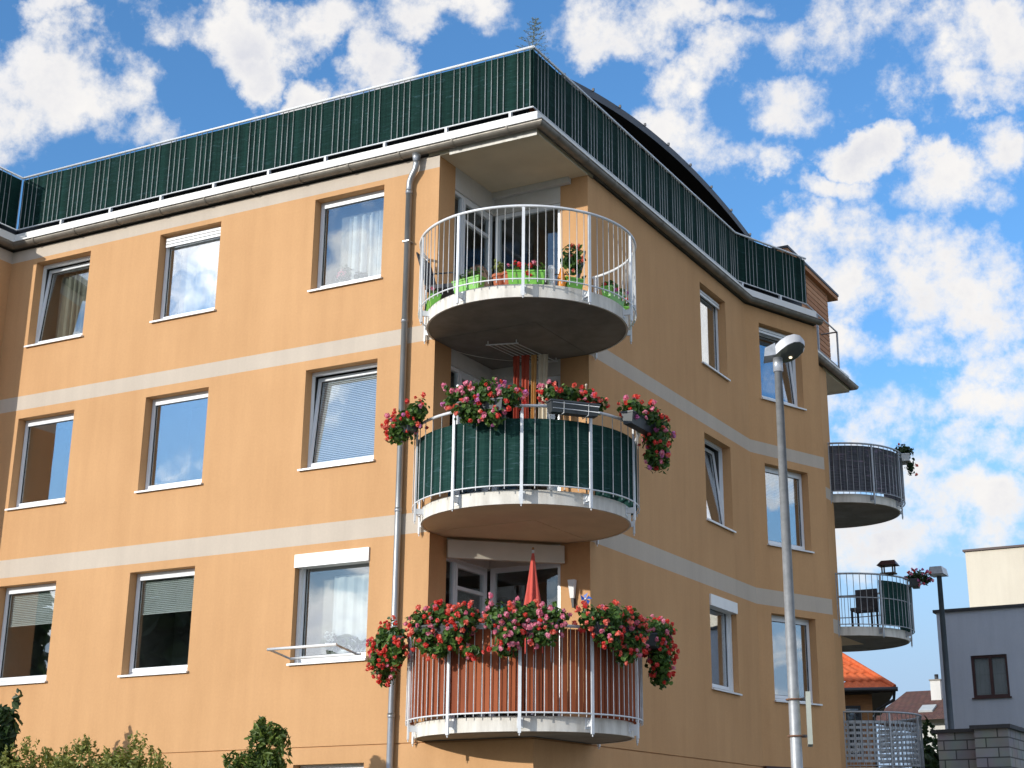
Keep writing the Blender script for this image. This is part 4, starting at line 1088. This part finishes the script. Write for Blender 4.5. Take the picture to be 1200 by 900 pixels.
mc = (gw[0]+gw[1])/2+.02; m.fbox(fg,mc-.04,mc+.04,gw[2]+.07,gw[3]-.07,.052,.138,MAROON)
w = obj('window', m, k); m = MB(); m.fbox(fg,gw[0]+.07,mc-.04,gw[2]+.07,gw[3]-.07,.09,.1,GLASSLOW); m.fbox(fg,mc+.04,gw[1]-.07,gw[2]+.07,gw[3]-.07,.09,.1,GLASSLOW); obj('pane', m, w)
m = MB(); m.box(gw[0]-.2,gw[1]+.2,24.16,26,gw[2]-.2,gw[3]+.2,DARKROOM); obj('room_lining', m, w)
m = MB(); m.fbox(fg,gw[0]-.04,gw[1]+.04,gw[2]-.04,gw[2]-.002,-.05,.05,MAROON); obj('sill', m, w)
k = thing('cream_house', 'cream rendered upper block rising behind the grey house', 'house', (4,36,0))
m = MB(); m.box(-1.95,12,35.2,46,0,11.48,CREAM); obj('wall', m, k)
m = MB(); m.box(-2.02,12.1,35.12,46.1,11.48,11.55,MAROON); obj('roof', m, k)
m = MB(); m.tube([(1.6,35.2,10.9),(1.6,34.7,10.75)],.04,DARKMETAL,8); m.tube([(1.05,34.7,10.80),(2.2,34.7,10.70)],.04,GALV,8); obj('antenna', m, k)
m = MB(); m.tube([(1.25,35.2,9.75),(1.25,35.02,9.75)],.05,DARKMETAL,8); m.box(1.18,1.42,34.95,35.05,9.66,9.78,DARKMETAL); obj('outlet', m, k)

k = thing('brick_garage', 'pale grey brick outbuilding with a dark roof edge', 'outbuilding', (2.4,15,0))
def uvbox(x0,x1,y0,y1,z0,z1,mat):
    m = MB(); m.uv = []
    for pts, ax_ in (([(x0,y0),(x1,y0)],0),([(x1,y0),(x1,y1)],1),([(x1,y1),(x0,y1)],0),([(x0,y1),(x0,y0)],1)):
        (a,b),(c,d) = pts
        for (x,y,zz) in ((a,b,z0),(c,d,z0),(c,d,z1),(a,b,z1)): m.v.append((x,y,zz)); m.uv.append((x if ax_==0 else y, zz))
        i = len(m.v)-4; m.f.append((i,i+1,i+2,i+3)); m.m.append(m.mi(mat)); m.smooth.append(False)
    return m
obj('wall', uvbox(1.62,2.72,15.2,19,0,3.96,GREYBRICK), k)
obj('wall', uvbox(2.52,3.22,14.75,19,0,3.98,GREYBRICK), k)
m = MB(); m.box(1.52,2.45,15.1,19.1,3.96,4.03,DARKMETAL); m.box(2.45,3.30,14.65,19.1,3.98,4.06,DARKMETAL); obj('roof', m, k)
m = MB(); m.box(3.22,3.26,16.2,17.1,1.2,3.3,WHITE); m.box(3.26,3.275,16.3,17.0,1.3,3.2,PVC); d = obj('door', m, k)
m = MB(); m.box(3.275,3.32,16.9,16.96,2.2,2.25,DARKMETAL); obj('handle', m, d)

# house with orange tiles and timber wall
ex, ey, ez = -4.30, 33.4, 6.72
k = thing('orange_roof_house', 'timber walled house with a bright orange tiled hip roof', 'house', (ex,ey,0))
k.rotation_euler.z = R(19)
m = MB(); m.box(-16,ex-.75,ey+.6,ey+9,0,ez-.06,WOODWALL); obj('wall', m, k)
m = MB(); rows = 11; hx0, hx1 = -17, ex; run = 4.6; rise = 3.6
for j in range(rows):
    t0, t1 = j/rows, (j+1)/rows
    z0_, z1_ = ez+rise*t0, ez+rise*t1
    a = [(hx0+run*t0,ey+run*t0,z0_+.05),(hx1-run*t0,ey+run*t0,z0_+.05),(hx1-run*t1,ey+run*t1,z1_),(hx0+run*t1,ey+run*t1,z1_)]
    # corrugated course: pan tiles
    nn = int((a[1][0]-a[0][0])/.07); lo = []; hi = []
    for q in range(nn+1):
        u = q/nn; bz = .028*math.cos(q*PI/2)
        lo.append((a[0][0]+(a[1][0]-a[0][0])*u, a[0][1]-.03, a[0][2]+bz)); hi.append((a[3][0]+(a[2][0]-a[3][0])*u, a[3][1], a[3][2]+bz))
    m.strip(lo, hi, ORANGETILE, True); m.strip([(x,y,z_-.06) for x,y,z_ in lo], lo, ORANGETILE, False)
    b = [(hx1-run*t0,ey+run*t0,z0_+.05),(hx1-run*t0,ey+9.6-run*t0,z0_+.05),(hx1-run*t1,ey+9.6-run*t1,z1_),(hx1-run*t1,ey+run*t1,z1_)]
    m.quad(b, ORANGETILE)
m.tube([(hx1-run*t/16-.0,ey+run*t/16,ez+.09+rise*t/16) for t in range(17)],.085,ORANGETILE,8)
obj('roof', m, k)
m = MB(); m.box(hx0,ex-.02,ey,ey+.9,ez-.10,ez-.02,DARKWOOD); m.box(ex-.9,ex-.02,ey+.9,ey+9.5,ez-.10,ez-.02,DARKWOOD); obj('eave_boards', m, k)
m = MB(); m.tube([(hx0,ey-.08,ez+.0),(ex+.1,ey-.08,ez+.0)],.075,DARKMETAL,8); m.tube([(ex-.02,ey-.05,ez-.05),(ex-.05,ey+.0,ez-.35),(ex-.6,ey+.45,ez-.62),(ex-.72,ey+.52,ez-.9),(ex-.72,ey+.52,.0)],.055,DARKMETAL,8); obj('gutter', m, k)
m = MB(); m.box(-6.1,-5.45,ey+.55,ey+.6,4.6,6.25,DARKMETAL); m.box(-6.0,-5.55,ey+.53,ey+.55,4.7,6.15,GLASSLOW); obj('window', m, k)
# house with brown roof
k = thing('brown_roof_house', 'white walled house with a brown tiled roof and white chimney', 'house', (-8,66,0))
m = MB(); m.box(-11.55,4,63.2,72,0,8.15,WHITEWALL); obj('wall', m, k)
m = MB(); m.uv = []
def uvq(m, pts, uv, mat):
    i = len(m.v); m.v += pts; m.uv += uv; m.f.append(tuple(range(i,i+len(pts)))); m.m.append(m.mi(mat)); m.smooth.append(False)
rx0, rx1, ry0, rz0, rz1 = -13.9, 5, 62.3, 7.95, 9.92
uvq(m, [(rx0,ry0,rz0),(rx1,ry0,rz0),(rx1-2,67.6,rz1),(rx0+.75,67.6,rz1)], [(0,0),(18.6,0),(16.6,6.3),(3.7,6.3)], BROWNTILE)
uvq(m, [(rx0,73,rz0),(rx0,ry0,rz0),(rx0+.75,67.6,rz1)], [(10.7,0),(0,0),(5,5)], BROWNTILE)
uvq(m, [(rx1,73,rz0),(rx0,73,rz0),(rx0+.75,67.6,rz1),(rx1-2,67.6,rz1)], [(0,0),(18.6,0),(15,6),(2,6)], BROWNTILE)
rf = obj('roof', m, k)
m = MB(); m.box(-11.3,-10.75,65.7,66.3,9.0,10.25,WHITEWALL); m.box(-11.35,-10.7,65.65,66.35,10.25,10.32,SOFFIT); m.tube([(-11.0,66,10.32),(-11.0,66,10.6)],.11,DARKMETAL,8); obj('chimney', m, rf)
m = MB(); m.hexa([(-11.5,63.6,8.40),(-10.75,63.6,8.40),(-10.75,64.6,8.77),(-11.5,64.6,8.77),(-11.5,63.55,8.52),(-10.75,63.55,8.52),(-10.75,64.55,8.89),(-11.5,64.55,8.89)],BLIND); obj('skylight', m, rf)
m = MB(); m.box(-10.2,-9.4,63.15,63.2,5.9,7.3,DARKMETAL); m.box(-10.1,-9.5,63.13,63.15,6.0,7.2,GLASSLOW); obj('window', m, k)

# ------------------------------------------------------------------ shrubs by the wall
def shrub(name, label, base, ells, n, size, leaf, seed, group=None, spikes=0, aspect=1.0, spike=.3):
    rnd = random.Random(seed); k = thing(name, label, 'shrub', (base[0],base[1],0), group)
    m = MB()
    for q in range(6):
        c, r_ = rnd.choice(ells); tp = (c[0]+rnd.uniform(-.4,.4)*r_[0], c[1]+rnd.uniform(-.4,.4)*r_[1], c[2]+.3*r_[2])
        m.tube([(base[0]+rnd.uniform(-.08,.08),base[1]+rnd.uniform(-.08,.08),0),((base[0]+tp[0])/2+rnd.uniform(-.1,.1),(base[1]+tp[1])/2,tp[2]*.5),tp],[.04,.025,.008],BARK,6)
    obj('trunk', m, k)
    m = MB(); leaf_cards(m, ell_points(ells, n, rnd, .3), size, leaf, rnd, .35, aspect)
    for q in range(spikes):       # upright shoots breaking the outline
        c, r_ = rnd.choice(ells); an = rnd.uniform(0,2*PI); rad = rnd.uniform(0,.9)
        x, y = c[0]+math.cos(an)*r_[0]*rad, c[1]+math.sin(an)*r_[1]*rad; z0_ = c[2]+r_[2]*math.sqrt(max(0,1-rad*rad))*.8
        h = spike*rnd.uniform(.4,1.1); dx, dy = rnd.uniform(-.3,.3), rnd.uniform(-.2,.2)
        pts = []
        for t in range(16):
            u = t/15; pts.append(((x+dx*h*u+rnd.gauss(0,.018),y+dy*h*u+rnd.gauss(0,.018),z0_+h*u),(rnd.gauss(0,1),rnd.gauss(0,1),.3)))
        leaf_cards(m, pts, size*.8, leaf, rnd, .3, aspect)
    obj('crown', m, k)
SG = 'shrubs along the foot of the front wall'
shrub('leafy_shrub', 'dark broad leaved shrub rising at the left edge of the photo', (-8.05,-1.6), [((-8.1,-1.6,2.6),(.35,.35,.75)),((-7.98,-1.6,3.25),(.22,.2,.40))], 1500, .12, LEAFDARK, 51, SG, 8, 1.5, .32)
shrub('leafy_shrub', 'low olive green shrub right of the dark leaved shrub', (-7.5,-1.6), [((-7.55,-1.6,2.35),(.52,.6,.80)),((-7.2,-1.5,2.2),(.4,.5,.8)),((-8.0,-1.6,2.2),(.4,.5,.8))], 14000, .045, LEAFSHRUB, 52, SG, 70, 1.6, .22)
shrub('leafy_shrub', 'light olive shrub, second from the cone shaped conifer', (-6.4,-1.6), [((-6.42,-1.6,2.3),(.48,.6,.85)),((-6.75,-1.6,2.1),(.4,.5,.8))], 12500, .043, LEAFSHRUB, 53, SG, 70, 1.6, .22)
shrub('leafy_shrub', 'light olive shrub nearest to the cone shaped conifer', (-5.5,-1.6), [((-5.52,-1.6,2.3),(.48,.6,.86)),((-5.1,-1.6,2.05),(.42,.5,.72)),((-5.85,-1.6,2.15),(.4,.5,.8))], 13500, .044, LEAFSHRUB, 54, SG, 80, 1.6, .24)
te = [((-3.30,-1.6,.7+.235*i),(.98*(1-i/10.6),.90*(1-i/10.6),.34)) for i in range(10)]+[((-3.05,-1.6,2.72),(.20,.2,.34)),((-3.66,-1.6,2.45),(.2,.2,.26))]
shrub('thuja', 'deep green cone shaped conifer in front of the front wall', (-3.30,-1.6), te, 24000, .05, LEAFTHUJA, 55, SG, 260, 2.8, .24)
shrub('leafy_shrub', 'distant green bush between the grid balcony and the brick outbuilding', (-.1,22), [((-.3,22,3.6),(.8,.8,.9)),((.4,22.2,3.3),(.7,.7,.8))], 900, .16, LEAFDARK, 56, None, 6, 1.5, .5)

rnd = random.Random(77); m = MB()  # unseen trees added behind the camera for the low windows to mirror
for q in range(30):
    x = -100+q*2.0+rnd.uniform(-.8,.8); y = -62+rnd.uniform(-4,4); H = rnd.uniform(21,25) if x < -53 else rnd.uniform(11,15)
    m.tube([(x,y,0),(x,y,H*.6)],[.35,.15],BARK,6)
    leaf_cards(m, ell_points([((x,y,H*.45),(2.6,2.6,H*.40)),((x+rnd.uniform(-1,1),y,H*.72),(2.2,2.2,H*.26))], 420, rnd, .3), 1.5, LEAFDARK, rnd)
o = obj('far_wood', m); o['kind'] = 'stuff'
# ------------------------------------------------------------------ ground
m = MB(); m.quad([(-600,-600,0),(600,-600,0),(600,600,0),(-600,600,0)], GRASSM); struct('ground', m)
m = MB(); m.quad([(-200,-30,.008),(60,-30,.008),(60,-9,.008),(-200,-9,.008)], ASPHALT); m.quad([(3.8,-9,.008),(60,-9,.008),(60,8,.008),(9.5,8,.008)], ASPHALT); struct('road', m)
m = MB(); m.box(-200,4.5,-8.98,-6.6,0,.12,PAVE); struct('pavement', m)
m = MB(); m.box(-200,4.62,-9.12,-8.98,0,.13,SLAB); struct('kerb', m)
m = MB(); m.box(.3,4.5,-6.59,8,0,.115,PAVE); struct('path', m)
m = MB()
for i in range(-20,14): m.quad([(i*4,-19.6,.012),(i*4+2,-19.6,.012),(i*4+2,-19.48,.012),(i*4,-19.48,.012)], WHITE)
struct('road_marking', m)

# ------------------------------------------------------------------ sky
EL, TAN = 14.5, .5
az = math.atan(TAN)
sv = Vector((-math.sin(az)*math.cos(R(EL)), -math.cos(az)*math.cos(R(EL)), math.sin(R(EL))))
W = bpy.data.worlds.new('World'); sc.world = W; W.use_nodes = True
nt = W.node_tree; nt.nodes.clear()
out = N(nt,'ShaderNodeOutputWorld')
sky = N(nt,'ShaderNodeTexSky'); sky.sky_type = 'NISHITA'; sky.sun_disc = False
sky.sun_elevation = R(EL); sky.sun_rotation = math.atan2(sv.x, sv.y) % (2*PI); sky.altitude = 300; sky.air_density = 1.15; sky.dust_density = .15; sky.ozone_density = 5.0
bg = N(nt,'ShaderNodeBackground', Strength=.15); 
hz_tc = N(nt,'ShaderNodeTexCoord'); hz_s = N(nt,'ShaderNodeSeparateXYZ'); nt.links.new(hz_tc.outputs['Generated'], hz_s.inputs[0])
hz_m = N(nt,'ShaderNodeMapRange'); hz_m.interpolation_type = 'SMOOTHSTEP'; hz_m.inputs['From Min'].default_value = .06; hz_m.inputs['From Max'].default_value = .30; hz_m.inputs['To Min'].default_value = 1.0; hz_m.inputs['To Max'].default_value = 0
nt.links.new(hz_s.outputs[2], hz_m.inputs['Value'])
hz_x = N(nt,'ShaderNodeMix', data_type='RGBA'); hz_x.inputs[7].default_value = (1.85,2.55,3.5,1)
nt.links.new(hz_m.outputs[0], hz_x.inputs[0]); hs = N(nt,'ShaderNodeHueSaturation'); hs.inputs['Saturation'].default_value = 1.06; hs.inputs['Value'].default_value = 1.02; nt.links.new(sky.outputs[0], hs.inputs['Color']); nt.links.new(hs.outputs[0], hz_x.inputs[6]); nt.links.new(hz_x.outputs[2], bg.inputs['Color'])
tc = N(nt,'ShaderNodeTexCoord')
F_ = (-0.42422,0.84702,0.32030); R_ = (0.89330,0.44943,-0.00536); U_ = (0.14849,-0.28385,0.94730)   # fixed compass axes of the cloud chart
def dot(v):
    d = N(nt,'ShaderNodeVectorMath', operation='DOT_PRODUCT'); nt.links.new(tc.outputs['Generated'], d.inputs[0]); d.inputs[1].default_value = v; return d.outputs['Value']
def math_(op, a, b=None, c=None, clamp=False):
    n = N(nt,'ShaderNodeMath', operation=op); n.use_clamp = clamp
    for i, x in enumerate((a,b,c)):
        if x is None: continue
        if isinstance(x,(int,float)): n.inputs[i].default_value = x
        else: nt.links.new(x, n.inputs[i])
    return n.outputs[0]
df = dot(F_); dfc = math_('MAXIMUM', df, .05)
u = math_('DIVIDE', dot(R_), dfc); v = math_('DIVIDE', dot(U_), dfc)
cv0 = N(nt,'ShaderNodeCombineXYZ'); nt.links.new(u, cv0.inputs[0]); nt.links.new(v, cv0.inputs[1])
wn = N(nt,'ShaderNodeTexNoise', Scale=8.0, Detail=7, Roughness=.62); nt.links.new(tc.outputs['Generated'], wn.inputs['Vector'])
w1 = N(nt,'ShaderNodeVectorMath', operation='SUBTRACT'); nt.links.new(wn.outputs['Color'], w1.inputs[0]); w1.inputs[1].default_value = (.5,.5,.5)
w2 = N(nt,'ShaderNodeVectorMath', operation='SCALE'); nt.links.new(w1.outputs[0], w2.inputs[0]); w2.inputs['Scale'].default_value = .12
cv = N(nt,'ShaderNodeVectorMath', operation='ADD'); nt.links.new(cv0.outputs[0], cv.inputs[0]); nt.links.new(w2.outputs[0], cv.inputs[1])
flat = N(nt,'ShaderNodeVectorMath', operation='MULTIPLY'); nt.links.new(cv.outputs[0], flat.inputs[0]); flat.inputs[1].default_value = (1,1,0); cv = flat
CL = CLOUDS = [  # centre and half-size on the chart (pixels of a 1200 wide view), weight
 (75,105,100,62,1.5),(150,160,65,38,1.2),(20,160,55,40,1.0),(60,12,32,12,.6),
 (300,25,130,42,1.4),(290,72,45,30,1.1),(205,20,55,35,.7),(440,72,36,36,1.0),(365,105,22,18,.8),
 (560,0,110,32,.9),(700,18,95,38,1.0),(850,5,70,16,.6),(755,40,30,30,.5),
 (790,150,55,45,.9),(850,60,45,30,.9),(920,55,45,30,.7),(905,125,58,36,1.0),(800,90,50,30,.8),(895,200,32,22,.9),(850,190,60,25,.8),
 (1060,60,110,62,1.0),(1010,20,60,40,.8),(1165,50,60,60,1.0),(1165,115,40,25,.8),(1100,110,60,25,.8),(1020,187,45,22,1.0),(1000,232,45,14,.6),
 (1140,232,75,38,1.1),(1190,185,30,30,.8),(1070,300,110,50,1.1),(960,300,60,30,.8),(1130,345,90,40,1.0),(1020,330,80,40,1.0),(1050,395,110,30,.9),(1180,330,50,50,.8),
 (1110,465,100,28,.75),(1010,440,55,28,.6),(1170,425,40,25,.7),(1010,510,50,26,.65),(1150,520,70,28,.7),(1070,540,100,26,.75),
 (1150,590,75,36,1.05),(1030,590,70,26,.8),(1060,625,95,28,.9),(1190,640,60,30,.8),(1000,640,60,20,.5)]
acc = None
for (x,y,a,b,w) in CL:
    cu, cw = (x-685.88)/1800.2, -(y-388.5)/1800.2
    s = N(nt,'ShaderNodeVectorMath', operation='SUBTRACT'); nt.links.new(cv.outputs[0], s.inputs[0]); s.inputs[1].default_value = (cu,cw,0)
    mu = N(nt,'ShaderNodeVectorMath', operation='MULTIPLY'); nt.links.new(s.outputs[0], mu.inputs[0]); mu.inputs[1].default_value = (1800.2/a,1800.2/b,0)
    d2 = N(nt,'ShaderNodeVectorMath', operation='DOT_PRODUCT'); nt.links.new(mu.outputs[0], d2.inputs[0]); nt.links.new(mu.outputs[0], d2.inputs[1])
    g = math_('MULTIPLY_ADD', d2.outputs['Value'], -.5*w, w*1.08)
    acc = g if acc is None else math_('MAXIMUM', acc, g)
acc = math_('MAXIMUM', acc, -.75)
# elsewhere in the sky: drifting cumulus on a high layer
gz = math_('MAXIMUM', dot((0,0,1)), .0); gz = math_('ADD', gz, .12)
lx_ = math_('DIVIDE', dot((1,0,0)), gz); ly_ = math_('DIVIDE', dot((0,1,0)), gz)
lay = N(nt,'ShaderNodeCombineXYZ'); nt.links.new(lx_, lay.inputs[0]); nt.links.new(ly_, lay.inputs[1])
gn = N(nt,'ShaderNodeTexNoise', Scale=2.0, Detail=3, Roughness=.5); nt.links.new(lay.outputs[0], gn.inputs['Vector'])
gen = math_('MULTIPLY_ADD', gn.outputs['Fac'], 5.5, -2.2)
inside = N(nt,'ShaderNodeMapRange'); inside.inputs['From Min'].default_value = .86; inside.inputs['From Max'].default_value = .93; nt.links.new(df, inside.inputs['Value'])
mixb = N(nt,'ShaderNodeMix'); nt.links.new(inside.outputs[0], mixb.inputs[0]); nt.links.new(gen, mixb.inputs[2]); nt.links.new(acc, mixb.inputs[3])
# billows
dn = N(nt,'ShaderNodeTexNoise', Scale=10.0, Detail=9, Roughness=.6); nt.links.new(tc.outputs['Generated'], dn.inputs['Vector'])
d3 = N(nt,'ShaderNodeTexNoise', Scale=34.0, Detail=9, Roughness=.66); nt.links.new(tc.outputs['Generated'], d3.inputs['Vector'])
bill = math_('MULTIPLY_ADD', dn.outputs['Fac'], 4.6, -2.3); bill = math_('ADD', bill, math_('MULTIPLY_ADD', d3.outputs['Fac'], 2.0, -1.0))
cov = math_('ADD', mixb.outputs[0], bill)
mask = N(nt,'ShaderNodeMapRange'); mask.interpolation_type = 'SMOOTHSTEP'; mask.inputs['From Min'].default_value = .22; mask.inputs['From Max'].default_value = 1.2
nt.links.new(cov, mask.inputs['Value'])
dens = N(nt,'ShaderNodeMapRange'); dens.inputs['From Min'].default_value = .7; dens.inputs['From Max'].default_value = 1.7; nt.links.new(cov, dens.inputs['Value'])
cn = N(nt,'ShaderNodeTexNoise', Scale=13.0, Detail=8, Roughness=.62); nt.links.new(tc.outputs['Generated'], cn.inputs['Vector'])
shd = math_('MULTIPLY_ADD', cn.outputs['Fac'], 3.0, -.95, True); shd = math_('MULTIPLY', shd, dens.outputs[0])
ccol = N(nt,'ShaderNodeMix', data_type='RGBA'); ccol.inputs[6].default_value = (1.0,.975,.945,1); ccol.inputs[7].default_value = (.70,.72,.80,1); nt.links.new(shd, ccol.inputs[0])
cb = N(nt,'ShaderNodeBackground', Strength=.63); nt.links.new(ccol.outputs[2], cb.inputs['Color'])
sd_ = math_('MAXIMUM', dot(tuple(sv)), 0.0); s4 = math_('POWER', sd_, 4.0)          # clouds glow where the sun stands
oth = math_('SUBTRACT', 1.0, inside.outputs[0])  # clouds beyond the chart get extra strength to fill the shaded wall
stg = math_('MULTIPLY_ADD', s4, .9, math_('MULTIPLY_ADD', oth, .22, .63)); nt.links.new(stg, cb.inputs['Strength'])
ms = N(nt,'ShaderNodeMixShader'); nt.links.new(mask.outputs[0], ms.inputs[0]); nt.links.new(bg.outputs[0], ms.inputs[1]); nt.links.new(cb.outputs[0], ms.inputs[2])
nt.links.new(ms.outputs[0], out.inputs['Surface'])
W.cycles.sampling_method = 'MANUAL'; W.cycles.sample_map_resolution = 512

sl = bpy.data.lights.new('Sun','SUN'); sl.energy = 2.6; sl.angle = R(.53); sl.color = (.97,.94,.87)
so = bpy.data.objects.new('Sun', sl); COL.objects.link(so); so.location = (-10,-20,30)
so.rotation_euler = (-sv).to_track_quat('-Z','Y').to_euler()

# ------------------------------------------------------------------ camera
cd = bpy.data.cameras.new('Camera'); co = bpy.data.objects.new('Camera', cd); COL.objects.link(co)
cd.sensor_width = 36; cd.lens = 1800.246/1200*36; cd.clip_end = 3000; cd.clip_start = .1
cd.shift_x = -85.88/1200; cd.shift_y = -61.46/1200
fw = Vector(F_); rt = Vector(R_); up = Vector(U_)
M = Matrix(((rt.x,up.x,-fw.x,10.1745),(rt.y,up.y,-fw.y,-18.6918),(rt.z,up.z,-fw.z,1.6),(0,0,0,1)))
co.matrix_world = M
sc.camera = co
sc.view_settings.view_transform = 'Standard'; sc.view_settings.look = 'None'; sc.view_settings.exposure = .64; sc.view_settings.gamma = 1
sc.cycles.use_denoising = True; sc.cycles.max_bounces = 8; sc.cycles.transparent_max_bounces = 16; sc.cycles.diffuse_bounces = 4
sc.cycles.sample_clamp_indirect = 6
